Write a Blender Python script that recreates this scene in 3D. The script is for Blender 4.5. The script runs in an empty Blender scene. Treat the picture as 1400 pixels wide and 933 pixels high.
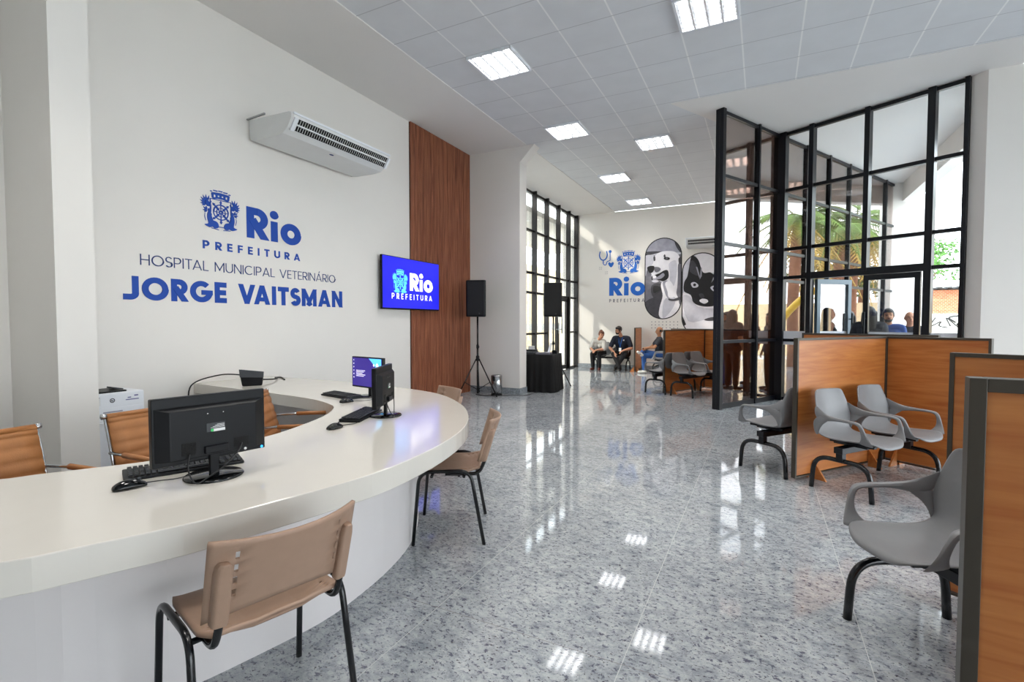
import bpy, bmesh, math, random
from mathutils import Vector, Matrix
random.seed(7)
PI = math.pi
D2R = PI / 180
SC = bpy.context.scene
COL = SC.collection
ZC = 4.73          # ceiling height
XW = -5.3          # left wall plane
YB = 14.9          # back wall plane
UX, UY, UZ = Vector((1, 0, 0)), Vector((0, 1, 0)), Vector((0, 0, 1))


def V(*a):
    return Vector(a)


def hexc(h):
    out = []
    for i in (0, 2, 4):
        c = int(h[i:i + 2], 16) / 255
        out.append(c / 12.92 if c <= .04045 else ((c + .055) / 1.055) ** 2.4)
    return (*out, 1)


# ---------------------------------------------------------------- materials
def mat(name, color, rough=.5, metal=0., noise=0., nscale=8., bump=0., bscale=60., coat=0., emit=None, estr=0., spec=None, stretch=None):
    m = bpy.data.materials.new(name)
    m.use_nodes = True
    nt = m.node_tree
    b = nt.nodes['Principled BSDF']
    c = hexc(color) if isinstance(color, str) else (*color, 1)
    b.inputs['Base Color'].default_value = c
    b.inputs['Roughness'].default_value = rough
    b.inputs['Metallic'].default_value = metal
    b.inputs['Coat Weight'].default_value = coat
    if spec is not None:
        b.inputs['Specular IOR Level'].default_value = spec
    tc = nt.nodes.new('ShaderNodeTexCoord')
    src = tc.outputs['Object']
    if stretch:
        mp = nt.nodes.new('ShaderNodeMapping')
        mp.inputs['Scale'].default_value = stretch
        nt.links.new(src, mp.inputs['Vector'])
        src = mp.outputs['Vector']
    if noise:
        n = nt.nodes.new('ShaderNodeTexNoise')
        n.inputs['Scale'].default_value = nscale
        n.inputs['Detail'].default_value = 5
        nt.links.new(src, n.inputs['Vector'])
        r = nt.nodes.new('ShaderNodeValToRGB')
        r.color_ramp.elements[0].position = .3
        r.color_ramp.elements[1].position = .7
        r.color_ramp.elements[0].color = tuple(x * (1 - noise) for x in c[:3]) + (1,)
        r.color_ramp.elements[1].color = tuple(min(1, x * (1 + noise)) for x in c[:3]) + (1,)
        nt.links.new(n.outputs['Fac'], r.inputs['Fac'])
        nt.links.new(r.outputs['Color'], b.inputs['Base Color'])
    if bump:
        n2 = nt.nodes.new('ShaderNodeTexNoise')
        n2.inputs['Scale'].default_value = bscale
        nt.links.new(src, n2.inputs['Vector'])
        bp = nt.nodes.new('ShaderNodeBump')
        bp.inputs['Strength'].default_value = bump
        bp.inputs['Distance'].default_value = .01
        nt.links.new(n2.outputs['Fac'], bp.inputs['Height'])
        nt.links.new(bp.outputs['Normal'], b.inputs['Normal'])
    if emit:
        b.inputs['Emission Color'].default_value = hexc(emit)
        b.inputs['Emission Strength'].default_value = estr
    return m


def glass_mat(name, tint, base, k=1.0, rough=0.0):
    m = bpy.data.materials.new(name)
    m.use_nodes = True
    nt = m.node_tree
    nt.nodes.clear()
    out = nt.nodes.new('ShaderNodeOutputMaterial')
    tr = nt.nodes.new('ShaderNodeBsdfTransparent')
    tr.inputs['Color'].default_value = (*tint, 1)
    gl = nt.nodes.new('ShaderNodeBsdfGlossy')
    gl.inputs['Roughness'].default_value = rough
    gl.inputs['Color'].default_value = (.95, .95, .95, 1)
    fr = nt.nodes.new('ShaderNodeLayerWeight')
    fr.inputs['Blend'].default_value = .3
    ma = nt.nodes.new('ShaderNodeMath')
    ma.operation = 'MULTIPLY_ADD'
    ma.use_clamp = True
    ma.inputs[1].default_value = k
    ma.inputs[2].default_value = base
    mx = nt.nodes.new('ShaderNodeMixShader')
    nt.links.new(fr.outputs['Fresnel'], ma.inputs[0])
    nt.links.new(ma.outputs[0], mx.inputs[0])
    nt.links.new(tr.outputs[0], mx.inputs[1])
    nt.links.new(gl.outputs[0], mx.inputs[2])
    nt.links.new(mx.outputs[0], out.inputs['Surface'])
    return m


def granite_mat():
    m = bpy.data.materials.new('grey_granite')
    m.use_nodes = True
    nt = m.node_tree
    L = nt.links
    b = nt.nodes['Principled BSDF']
    tc = nt.nodes.new('ShaderNodeTexCoord')

    def noise(scale, detail, vec=None, rough=.6, dist=0.):
        n = nt.nodes.new('ShaderNodeTexNoise')
        n.inputs['Scale'].default_value = scale
        n.inputs['Detail'].default_value = detail
        n.inputs['Roughness'].default_value = rough
        n.inputs['Distortion'].default_value = dist
        L.new(vec or tc.outputs['Object'], n.inputs['Vector'])
        return n.outputs['Fac']

    def ramp(fac, stops):
        r = nt.nodes.new('ShaderNodeValToRGB')
        cr = r.color_ramp
        cr.elements[0].position, cr.elements[0].color = stops[0]
        cr.elements[1].position, cr.elements[1].color = stops[-1]
        for p, c in stops[1:-1]:
            e = cr.elements.new(p)
            e.color = c
        L.new(fac, r.inputs['Fac'])
        return r.outputs['Color']

    def mix(fac, a, c2, mode='MIX'):
        x = nt.nodes.new('ShaderNodeMix')
        x.data_type = 'RGBA'
        x.blend_type = mode
        for sock, v in ((x.inputs[0], fac), (x.inputs[6], a), (x.inputs[7], c2)):
            if hasattr(v, 'is_output'):
                L.new(v, sock)
            else:
                sock.default_value = v
        return x.outputs[2]
    mp = nt.nodes.new('ShaderNodeMapping')
    mp.inputs['Scale'].default_value = (1.0, 1.35, 1)
    mp.inputs['Rotation'].default_value = (0, 0, .5)
    L.new(tc.outputs['Object'], mp.inputs['Vector'])
    st = mp.outputs['Vector']
    g = lambda v, t=(1, 1, 1): (v * t[0], v * t[1], v * t[2], 1)
    base = ramp(noise(17, 9, st, .82), [(.32, g(.20, (.92, 1, 1.08))), (.46, g(.40, (.94, 1, 1.04))), (.64, g(.56, (.97, 1, 1.0)))])
    dark = ramp(noise(36, 5, st, .7, .4), [(.39, (1, 1, 1, 1)), (.45, (0, 0, 0, 1))])
    col = mix(dark, base, (.13, .135, .175, 1))
    clump = ramp(noise(7, 6, st, .75), [(.36, (.66, .68, .72, 1)), (.50, (1, 1, 1, 1))])
    col = mix(1.0, col, clump, 'MULTIPLY')
    fleck = ramp(noise(62, 3, st, .6), [(.34, (1, 1, 1, 1)), (.38, (0, 0, 0, 1))])
    col = mix(fleck, col, (.05, .035, .05, 1))
    cloud = ramp(noise(1.6, 4), [(.3, (.82, .83, .86, 1)), (.7, (1.08, 1.08, 1.08, 1))])
    col = mix(1.0, col, cloud, 'MULTIPLY')
    # seams between slabs
    sx = nt.nodes.new('ShaderNodeSeparateXYZ')
    L.new(tc.outputs['Object'], sx.inputs[0])

    def seam(sock, off, per, w):
        a = nt.nodes.new('ShaderNodeMath'); a.operation = 'ADD'; a.inputs[1].default_value = -off + per * 100
        L.new(sock, a.inputs[0])
        md = nt.nodes.new('ShaderNodeMath'); md.operation = 'MODULO'; md.inputs[1].default_value = per
        L.new(a.outputs[0], md.inputs[0])
        lt = nt.nodes.new('ShaderNodeMath'); lt.operation = 'LESS_THAN'; lt.inputs[1].default_value = w
        L.new(md.outputs[0], lt.inputs[0])
        return lt.outputs[0]
    col = mix(seam(sx.outputs['X'], -.488, .9, .0035), col, (.55, .56, .56, 1))
    col = mix(seam(sx.outputs['Y'], 1.95, 1.8, .003), col, (.22, .2, .2, 1))
    L.new(col, b.inputs['Base Color'])
    b.inputs['Roughness'].default_value = .05
    b.inputs['IOR'].default_value = 1.65
    return m


def wood_mat(name, dark, light, rough=.35, axis='X', scale=1.0):
    m = bpy.data.materials.new(name)
    m.use_nodes = True
    nt = m.node_tree
    b = nt.nodes['Principled BSDF']
    tc = nt.nodes.new('ShaderNodeTexCoord')
    mp = nt.nodes.new('ShaderNodeMapping')
    s = {'X': (1.2, 14, 14), 'Z': (14, 14, .8)}[axis]
    mp.inputs['Scale'].default_value = tuple(x * scale for x in s)
    n = nt.nodes.new('ShaderNodeTexNoise')
    n.inputs['Scale'].default_value = 1.6
    n.inputs['Detail'].default_value = 6
    n.inputs['Distortion'].default_value = .8
    r = nt.nodes.new('ShaderNodeValToRGB')
    r.color_ramp.elements[0].position = .3
    r.color_ramp.elements[1].position = .72
    r.color_ramp.elements[0].color = hexc(dark)
    r.color_ramp.elements[1].color = hexc(light)
    nt.links.new(tc.outputs['Object'], mp.inputs['Vector'])
    nt.links.new(mp.outputs['Vector'], n.inputs['Vector'])
    nt.links.new(n.outputs['Fac'], r.inputs['Fac'])
    nt.links.new(r.outputs['Color'], b.inputs['Base Color'])
    b.inputs['Roughness'].default_value = rough
    return m


def tile_mat():
    m = mat('ceiling_tile', (.69, .70, .72), .85, noise=.03, nscale=3)
    nt = m.node_tree
    L = nt.links
    b = nt.nodes['Principled BSDF']
    tc = nt.nodes.new('ShaderNodeTexCoord')
    sx = nt.nodes.new('ShaderNodeSeparateXYZ')
    L.new(tc.outputs['Object'], sx.inputs[0])
    outs = []
    for ax, off in (('X', -4.02), ('Y', 4.83)):
        a = nt.nodes.new('ShaderNodeMath'); a.operation = 'ADD'; a.inputs[1].default_value = -off + .6248 * 50 + .006
        L.new(sx.outputs[ax], a.inputs[0])
        md = nt.nodes.new('ShaderNodeMath'); md.operation = 'MODULO'; md.inputs[1].default_value = .6248
        L.new(a.outputs[0], md.inputs[0])
        lt = nt.nodes.new('ShaderNodeMath'); lt.operation = 'LESS_THAN'; lt.inputs[1].default_value = .018 if ax == 'X' else .010
        L.new(md.outputs[0], lt.inputs[0])
        outs.append(lt.outputs[0])
    src = b.inputs['Base Color'].links[0].from_socket
    for o, c in ((outs[0], (.86, .86, .86, 1)), (outs[1], (.46, .46, .48, 1))):
        x = nt.nodes.new('ShaderNodeMix'); x.data_type = 'RGBA'
        L.new(o, x.inputs[0]); L.new(src, x.inputs[6]); x.inputs[7].default_value = c
        src = x.outputs[2]
    L.new(src, b.inputs['Base Color'])
    return m


def brick_mat(name, c1, c2, mortar, scale):
    m = mat(name, (1, 1, 1), .85)
    nt = m.node_tree
    br = nt.nodes.new('ShaderNodeTexBrick')
    br.inputs['Color1'].default_value = hexc(c1)
    br.inputs['Color2'].default_value = hexc(c2)
    br.inputs['Mortar'].default_value = hexc(mortar)
    br.inputs['Scale'].default_value = scale
    br.inputs['Mortar Size'].default_value = .02
    tc = nt.nodes.new('ShaderNodeTexCoord')
    mp = nt.nodes.new('ShaderNodeMapping')
    mp.inputs['Rotation'].default_value = (PI / 2, 0, 0)
    nt.links.new(tc.outputs['Object'], mp.inputs['Vector'])
    nt.links.new(mp.outputs['Vector'], br.inputs['Vector'])
    nt.links.new(br.outputs['Color'], nt.nodes['Principled BSDF'].inputs['Base Color'])
    return m


M = dict(
    wall=mat('wall_paint', 'E6E2DC', .75, noise=.012, nscale=1.5, bump=.05, bscale=300),
    gyps=mat('gypsum_white', 'E4E1DE', .8, noise=.01, nscale=2),
    tile=tile_mat(), floor=granite_mat(),
    base=mat('skirting_granite', '8F969C', .2, noise=.35, nscale=40),
    counter=mat('cream_quartz', 'D5D0C7', .10, noise=.012, nscale=6, spec=.38),
    cbase=mat('white_lacquer', 'E0DBDA', .35, noise=.01, nscale=4),
    slat=wood_mat('walnut_slat', '703B28', 'B87555', .45, 'Z'),
    slatback=mat('slat_backing', '2A1710', .8, noise=.1),
    wood=wood_mat('cherry_laminate', 'A35A27', 'C27E42', .38, 'X'),
    frame=mat('bronze_aluminium', '4A443C', .4, .5, noise=.05),
    black=mat('black_aluminium', '090C13', .35, noise=.05, spec=.35),
    darkmul=mat('dark_bronze_mullion', '211D1C', .4, .2, noise=.05, spec=.35),
    blkpl=mat('black_plastic', '0A0C10', .42, noise=.06, nscale=40, spec=.25),
    blkgl=mat('glossy_black', '08090B', .12, noise=.05),
    blktube=mat('black_enamel_tube', '0B0D10', .22, noise=.05),
    beige=mat('beige_plastic', 'A18470', .5, noise=.03, nscale=30, bump=.05, bscale=400),
    grey=mat('grey_polypropylene', '7B7B7D', .42, noise=.02, nscale=20, bump=.05, bscale=500),
    tan=mat('tan_leather', 'A9703F', .5, noise=.06, nscale=20, bump=.1, bscale=200),
    chrome=mat('chrome', 'C8CACC', .12, 1.0, noise=.02),
    steel=mat('brushed_steel', 'B0B2B3', .25, 1.0, noise=.04, nscale=30),
    white=mat('white_plastic', 'E6E9EE', .4, noise=.01),
    acw=mat('ac_white', 'DADBDA', .4, noise=.01),
    blue=mat('letter_blue', '0043A4', .6, noise=.02),
    navy=mat('letter_navy', '1C3672', .6, noise=.02),
    dblue=mat('letter_midblue', '0F5FBC', .6, noise=.02),
    screen=mat('tv_screen_blue', '0A0AC8', .3, noise=.02, emit='2529DC', estr=.62),
    scrw=mat('screen_white', 'FFFFFF', .4, noise=.01, emit='E6E2FF', estr=.85),
    scrc=mat('screen_cyan', '66C8FF', .4, noise=.01, emit='4FB4F5', estr=.8),
    scrp=mat('screen_purple', '2B1E70', .3, noise=.02, emit='38278A', estr=.6),
    cloth=mat('black_cloth', '060607', .9, noise=.2, bump=.2, bscale=150),
    grille=mat('speaker_grille', '0B0B0C', .7, noise=.1, bump=.3, bscale=700),
    lamp=mat('lamp_tube', 'FFFFFF', .4, noise=.01, emit='FFFFFF', estr=7.),
    louv=mat('lamp_louver', 'D0D2D4', .3, .6, noise=.02),
    glassR=glass_mat('clear_glass', (.95, .96, .96), .02, .25),
    glassT=glass_mat('bronze_glass', (.66, .53, .47), .27, .5),
    glassL=glass_mat('window_glass', (.9, .9, .88), .02, .4),
    frost=mat('frosted_film', 'DDE0E6', .6, noise=.02),
    skin=mat('skin', 'B98468', .55, noise=.05, nscale=20),
    skind=mat('skin_tanned', 'A5714F', .55, noise=.05, nscale=20),
    hair=mat('dark_hair', '1A1310', .6, noise=.3, nscale=60, stretch=(1, 1, .2)),
    hairb=mat('brown_hair', '5A3220', .6, noise=.3, nscale=60, stretch=(1, 1, .2)),
    jeans=mat('blue_denim', '24508F', .8, noise=.15, nscale=40, bump=.15),
    btrous=mat('black_trousers', '131317', .85, noise=.15, bump=.1),
    nshirt=mat('navy_shirt', '141B2C', .8, noise=.1, bump=.1),
    gshirt=mat('light_grey_blouse', 'B9B7B2', .8, noise=.06, bump=.1),
    bshirt=mat('royal_blue_shirt', '1E3E7C', .8, noise=.1, bump=.1),
    dshirt=mat('charcoal_shirt', '22252E', .8, noise=.1, bump=.1),
    shoeb=mat('brown_shoe', '5E2A1E', .4, noise=.1),
    shoek=mat('black_shoe', '0C0C0E', .3, noise=.1),
    shoew=mat('white_sneaker', 'D9D9D4', .5, noise=.05),
    shoeg=mat('green_sneaker', '5F7F56', .6, noise=.1),
    eye=mat('eye_dark', '17110E', .2, noise=.05),
    lips=mat('lips', '8E4A40', .5, noise=.05),
    leaf=mat('leaf_green', '4C7A2E', .55, noise=.45, nscale=3),
    leafd=mat('leaf_dark', '2F5A26', .55, noise=.45, nscale=3),
    palm=mat('palm_leaf', '5B7A2C', .5, noise=.4, nscale=2),
    palmy=mat('palm_dry_leaf', 'B79A4A', .6, noise=.3, nscale=2),
    trunk=mat('bark', '7A5440', .9, noise=.3, nscale=12, bump=.5, bscale=30),
    pave=mat('concrete_pavement', 'D3D1CC', .8, noise=.08, nscale=2, bump=.1),
    extw=mat('exterior_white', 'EDEAE4', .8, noise=.03, nscale=2),
    extc=mat('exterior_cream', 'D9C4A0', .8, noise=.04, nscale=2),
    grayb=mat('exterior_grey_band', 'A9A6A0', .8, noise=.1),
    brick=brick_mat('orange_brick', 'C96F45', 'D98A5E', 'D8C4AE', 4.),
    metroof=mat('corrugated_roof', '4A4B4C', .6, .3, noise=.15),
    graf=mat('graffiti_black', '1B1B1B', .7, noise=.1),
    yellow=mat('machine_yellow', 'D9B128', .45, noise=.1),
    orange=mat('orange_foot', 'C8733A', .4, noise=.05),
    m10=mat('print_black', '18171A', .6, noise=.15, nscale=15),
    m25=mat('print_dark_grey', '3F3D44', .6, noise=.2, nscale=10),
    m45=mat('print_mid_grey', '6F6D76', .6, noise=.2, nscale=8),
    m60=mat('print_grey', '9A99A6', .6, noise=.15, nscale=6),
    m80=mat('print_light_grey', 'C9C8D2', .6, noise=.08, nscale=8),
    m95=mat('print_white', 'ECEAF0', .6, noise=.04, nscale=8),
    pink=mat('print_pinkish', '9A8F93', .6, noise=.1),
    lblue=mat('led_blue', '2F9BEA', .4, noise=.01, emit='2F9BEA', estr=1.),
    lgreen=mat('sticker_green', '35B861', .5, noise=.01),
    label=mat('sticker_white', 'DDDDDD', .5, noise=.02),
    cable=mat('black_cable', '141416', .5, noise=.05),
    darkgrey=mat('dark_grey_plastic', '33363A', .5, noise=.05),
    keyc=mat('key_black', '1C1E22', .45, noise=.05),
    purp=mat('sticker_purple', '5A5490', .5, noise=.05),
)


# ---------------------------------------------------------------- mesh builder
class MB:
    def __init__(s):
        s.v, s.f, s.mi = [], [], []
        s.cur = 0

    def add(s, vs, fs):
        o = len(s.v)
        s.v += [Vector(p) for p in vs]
        for f in fs:
            s.f.append([i + o for i in f])
            s.mi.append(s.cur)
        return s

    def box(s, a, b):
        x0, y0, z0 = a
        x1, y1, z1 = b
        vs = [(x0, y0, z0), (x1, y0, z0), (x1, y1, z0), (x0, y1, z0), (x0, y0, z1), (x1, y0, z1), (x1, y1, z1), (x0, y1, z1)]
        return s.add(vs, [(0, 3, 2, 1), (4, 5, 6, 7), (0, 1, 5, 4), (1, 2, 6, 5), (2, 3, 7, 6), (3, 0, 4, 7)])

    def obox(s, c, size, R=None):
        n = MB().box(tuple(-x / 2 for x in size), tuple(x / 2 for x in size))
        R = R or Matrix.Identity(3)
        return s.add([R @ p + Vector(c) for p in n.v], n.f)

    def bar(s, p0, p1, w, h):
        """rectangular bar from p0 to p1 (w sideways, h upwards)"""
        p0, p1 = Vector(p0), Vector(p1)
        d = (p1 - p0).normalized()
        up = UZ if abs(d.z) < .95 else UY
        sd = d.cross(up).normalized()
        up = sd.cross(d)
        vs = []
        for p in (p0, p1):
            for a, b in ((-1, -1), (1, -1), (1, 1), (-1, 1)):
                vs.append(p + sd * a * w / 2 + up * b * h / 2)
        return s.add(vs, [(0, 3, 2, 1), (4, 5, 6, 7), (0, 1, 5, 4), (1, 2, 6, 5), (2, 3, 7, 6), (3, 0, 4, 7)])

    def tube(s, pts, r, n=8, caps=True):
        pts = [Vector(p) for p in pts]
        rs = r if isinstance(r, (list, tuple)) else [r] * len(pts)
        t0 = (pts[1] - pts[0]).normalized()
        ref = UZ if abs(t0.z) < .9 else UX
        nrm = (ref - t0 * ref.dot(t0)).normalized()
        vs = []
        for i, p in enumerate(pts):
            if i == 0:
                t = t0
            elif i == len(pts) - 1:
                t = (pts[i] - pts[i - 1]).normalized()
            else:
                t = ((pts[i] - pts[i - 1]).normalized() + (pts[i + 1] - pts[i]).normalized()).normalized()
            nrm = (nrm - t * nrm.dot(t)).normalized()
            bn = t.cross(nrm)
            for k in range(n):
                a = 2 * PI * k / n
                vs.append(p + (nrm * math.cos(a) + bn * math.sin(a)) * rs[i])
        fs = []
        for i in range(len(pts) - 1):
            for k in range(n):
                k2 = (k + 1) % n
                fs.append((i * n + k, i * n + k2, (i + 1) * n + k2, (i + 1) * n + k))
        if caps:
            fs.append(tuple(range(n - 1, -1, -1)))
            fs.append(tuple(range((len(pts) - 1) * n, len(pts) * n)))
        return s.add(vs, fs)

    def capsule(s, p0, p1, r0, r1, n=12):
        p0, p1 = Vector(p0), Vector(p1)
        d = (p1 - p0)
        d = d.normalized() if d.length > 1e-6 else UZ.copy()
        pts, rs = [], []
        for a in (80, 55, 30, 0):
            pts.append(p0 - d * r0 * math.sin(a * D2R)); rs.append(r0 * math.cos(a * D2R))
        for a in (0, 30, 55, 80):
            pts.append(p1 + d * r1 * math.sin(a * D2R)); rs.append(r1 * math.cos(a * D2R))
        return s.tube(pts, rs, n)

    def ell(s, c, rad, n=16, m=10, R=None):
        c = Vector(c)
        R = R or Matrix.Identity(3)
        vs, fs = [], []
        for i in range(m + 1):
            th = PI * i / m
            for k in range(n):
                a = 2 * PI * k / n
                vs.append(c + R @ Vector((rad[0] * math.sin(th) * math.cos(a), rad[1] * math.sin(th) * math.sin(a), rad[2] * math.cos(th))))
        for i in range(m):
            for k in range(n):
                k2 = (k + 1) % n
                fs.append((i * n + k, (i + 1) * n + k, (i + 1) * n + k2, i * n + k2))
        return s.add(vs, fs)

    def lathe(s, prof, c=(0, 0, 0), n=24, cap=True):
        c = Vector(c)
        vs, fs = [], []
        for r, z in prof:
            for k in range(n):
                a = 2 * PI * k / n
                vs.append(c + Vector((r * math.cos(a), r * math.sin(a), z)))
        for i in range(len(prof) - 1):
            for k in range(n):
                k2 = (k + 1) % n
                fs.append((i * n + k, i * n + k2, (i + 1) * n + k2, (i + 1) * n + k))
        if cap:
            fs.append(tuple(range(n - 1, -1, -1)))
            fs.append(tuple(range((len(prof) - 1) * n, len(prof) * n)))
        return s.add(vs, fs)

    def prism(s, poly, o, u, v, t0=0., t1=.004):
        """2D polygon placed at o + x*u + y*v and extruded along u x v from t0 to t1"""
        o, u, v = Vector(o), Vector(u), Vector(v)
        w = u.cross(v).normalized()
        n = len(poly)
        vs = [o + u * x + v * y + w * t0 for x, y in poly] + [o + u * x + v * y + w * t1 for x, y in poly]
        fs = [tuple(range(n - 1, -1, -1)), tuple(range(n, 2 * n))]
        fs += [(i, (i + 1) % n, n + (i + 1) % n, n + i) for i in range(n)]
        return s.add(vs, fs)

    def grid(s, nu, nv, fn, skip=None):
        vs = [fn(i, j) for j in range(nv + 1) for i in range(nu + 1)]
        fs = []
        for j in range(nv):
            for i in range(nu):
                if skip and skip(i, j):
                    continue
                a = j * (nu + 1) + i
                fs.append((a, a + 1, a + nu + 2, a + nu + 1))
        return s.add(vs, fs)

    def loft(s, secs, caps=True):
        n = len(secs[0])
        vs = [p for sec in secs for p in sec]
        fs = []
        for i in range(len(secs) - 1):
            for k in range(n):
                k2 = (k + 1) % n
                fs.append((i * n + k, i * n + k2, (i + 1) * n + k2, (i + 1) * n + k))
        if caps:
            fs.append(tuple(range(n - 1, -1, -1)))
            fs.append(tuple(range((len(secs) - 1) * n, len(secs) * n)))
        return s.add(vs, fs)


def obj(name, mb, m, parent=None, smooth=False, bevel=0., solid=0., sub=0, remesh=0., recalc=True):
    me = bpy.data.meshes.new(name)
    me.from_pydata([tuple(p) for p in mb.v], [], mb.f)
    ms = m if isinstance(m, (list, tuple)) else [m]
    for x in ms:
        me.materials.append(x)
    for p, mi in zip(me.polygons, mb.mi):
        p.material_index = mi
        p.use_smooth = smooth
    if recalc:
        bm = bmesh.new()
        bm.from_mesh(me)
        bmesh.ops.recalc_face_normals(bm, faces=bm.faces)
        bm.to_mesh(me)
        bm.free()
    me.update()
    o = bpy.data.objects.new(name, me)
    COL.objects.link(o)
    if parent:
        o.parent = parent
    if remesh:
        r = o.modifiers.new('r', 'REMESH')
        r.mode = 'VOXEL'
        r.voxel_size = remesh
        r.use_smooth_shade = True
        sm = o.modifiers.new('s', 'SMOOTH')
        sm.iterations = 4
        sm.factor = .5
    if solid:
        sm = o.modifiers.new('t', 'SOLIDIFY')
        sm.thickness = solid
        sm.offset = 0
    if sub:
        sb = o.modifiers.new('u', 'SUBSURF')
        sb.levels = sub
        sb.render_levels = sub
    if bevel:
        b = o.modifiers.new('b', 'BEVEL')
        b.width = bevel
        b.segments = 2
        b.limit_method = 'ANGLE'
    return o


def thing(name, label, cat, loc=(0, 0, 0), rz=0., group=None):
    o = bpy.data.objects.new(name, None)
    COL.objects.link(o)
    o.empty_display_size = .1
    o.location = loc
    o.rotation_euler = (0, 0, rz)
    o['label'] = label
    o['category'] = cat
    if group:
        o['group'] = group
    return o


def tag(o, label, cat, group=None, kind=None):
    o['label'] = label
    o['category'] = cat
    if group:
        o['group'] = group
    if kind:
        o['kind'] = kind
    return o


def struct(name, mb, m, parent=None, **k):
    o = obj(name, mb, m, parent, **k)
    if not parent:
        o['kind'] = 'structure'
    return o


def sempty(name):
    o = bpy.data.objects.new(name, None)
    COL.objects.link(o)
    o['kind'] = 'structure'
    return o


def dup(o, loc=None, rz=None, label=None, group=None, parent=None):
    c = o.copy()
    COL.objects.link(c)
    if parent:
        c.parent = parent
    if loc is not None:
        c.location = loc
    if rz is not None:
        c.rotation_euler = (0, 0, rz)
    if label:
        c['label'] = label
    if group:
        c['group'] = group
    for ch in list(o.children):
        dup(ch, parent=c)
    return c


def face_rz(f):
    return math.atan2(f[1], f[0]) - PI / 2


def fillet(pts, r, n=6):
    pts = [Vector(p) for p in pts]
    out = [pts[0]]
    for i in range(1, len(pts) - 1):
        a, b, c = pts[i - 1], pts[i], pts[i + 1]
        d1, d2 = (a - b), (c - b)
        rr = min(r, d1.length * .49, d2.length * .49)
        p, q = b + d1.normalized() * rr, b + d2.normalized() * rr
        for k in range(n + 1):
            t = k / n
            out.append(p * (1 - t) ** 2 + b * 2 * t * (1 - t) + q * t * t)
    out.append(pts[-1])
    return out


def crom(pts, n=6, closed=True):
    pts = [Vector((*p, 0)) if len(p) == 2 else Vector(p) for p in pts]
    N = len(pts)
    out = []
    rng = range(N) if closed else range(N - 1)
    for i in rng:
        if closed:
            p0, p1, p2, p3 = pts[(i - 1) % N], pts[i], pts[(i + 1) % N], pts[(i + 2) % N]
        else:
            p0, p1, p2, p3 = pts[max(i - 1, 0)], pts[i], pts[i + 1], pts[min(i + 2, N - 1)]
        for k in range(n):
            t = k / n
            out.append(.5 * ((2 * p1) + (p2 - p0) * t + (2 * p0 - 5 * p1 + 4 * p2 - p3) * t * t + (3 * p1 - p0 - 3 * p2 + p3) * t ** 3))
    if not closed:
        out.append(pts[-1])
    return out


def crom2(pts, n=6, closed=True):
    return [(p.x, p.y) for p in crom(pts, n, closed)]


# ---------------------------------------------------------------- lettering built from strokes
def stroke(p, q, w, ext=0.):
    p, q = Vector(p), Vector(q)
    d = (q - p).normalized()
    p, q = p - d * ext, q + d * ext
    s = Vector((-d.y, d.x)) * w / 2
    return [tuple(p + s), tuple(p - s), tuple(q - s), tuple(q + s)]


def clipy(poly, y0, y1):
    for lim, sg in ((y0, 1), (y1, -1)):
        out = []
        for i in range(len(poly)):
            a, b = poly[i], poly[(i + 1) % len(poly)]
            ia, ib = sg * (a[1] - lim) >= -1e-9, sg * (b[1] - lim) >= -1e-9
            if ia:
                out.append(a)
            if ia != ib:
                t = (lim - a[1]) / (b[1] - a[1])
                out.append((a[0] + (b[0] - a[0]) * t, lim))
        poly = out
        if not poly:
            return []
    return poly


def arc(cx, cy, rx, ry, a0, a1, w, n=None):
    n = n or max(6, int(abs(a1 - a0) / 12))
    out = []
    for i in range(n):
        a, b = (a0 + (a1 - a0) * i / n) * D2R, (a0 + (a1 - a0) * (i + 1) / n) * D2R
        h = w / 2
        out.append([(cx + (rx - h) * math.cos(a), cy + (ry - h) * math.sin(a)), (cx + (rx + h) * math.cos(a), cy + (ry + h) * math.sin(a)),
                    (cx + (rx + h) * math.cos(b), cy + (ry + h) * math.sin(b)), (cx + (rx - h) * math.cos(b), cy + (ry - h) * math.sin(b))])
    return out


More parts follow.
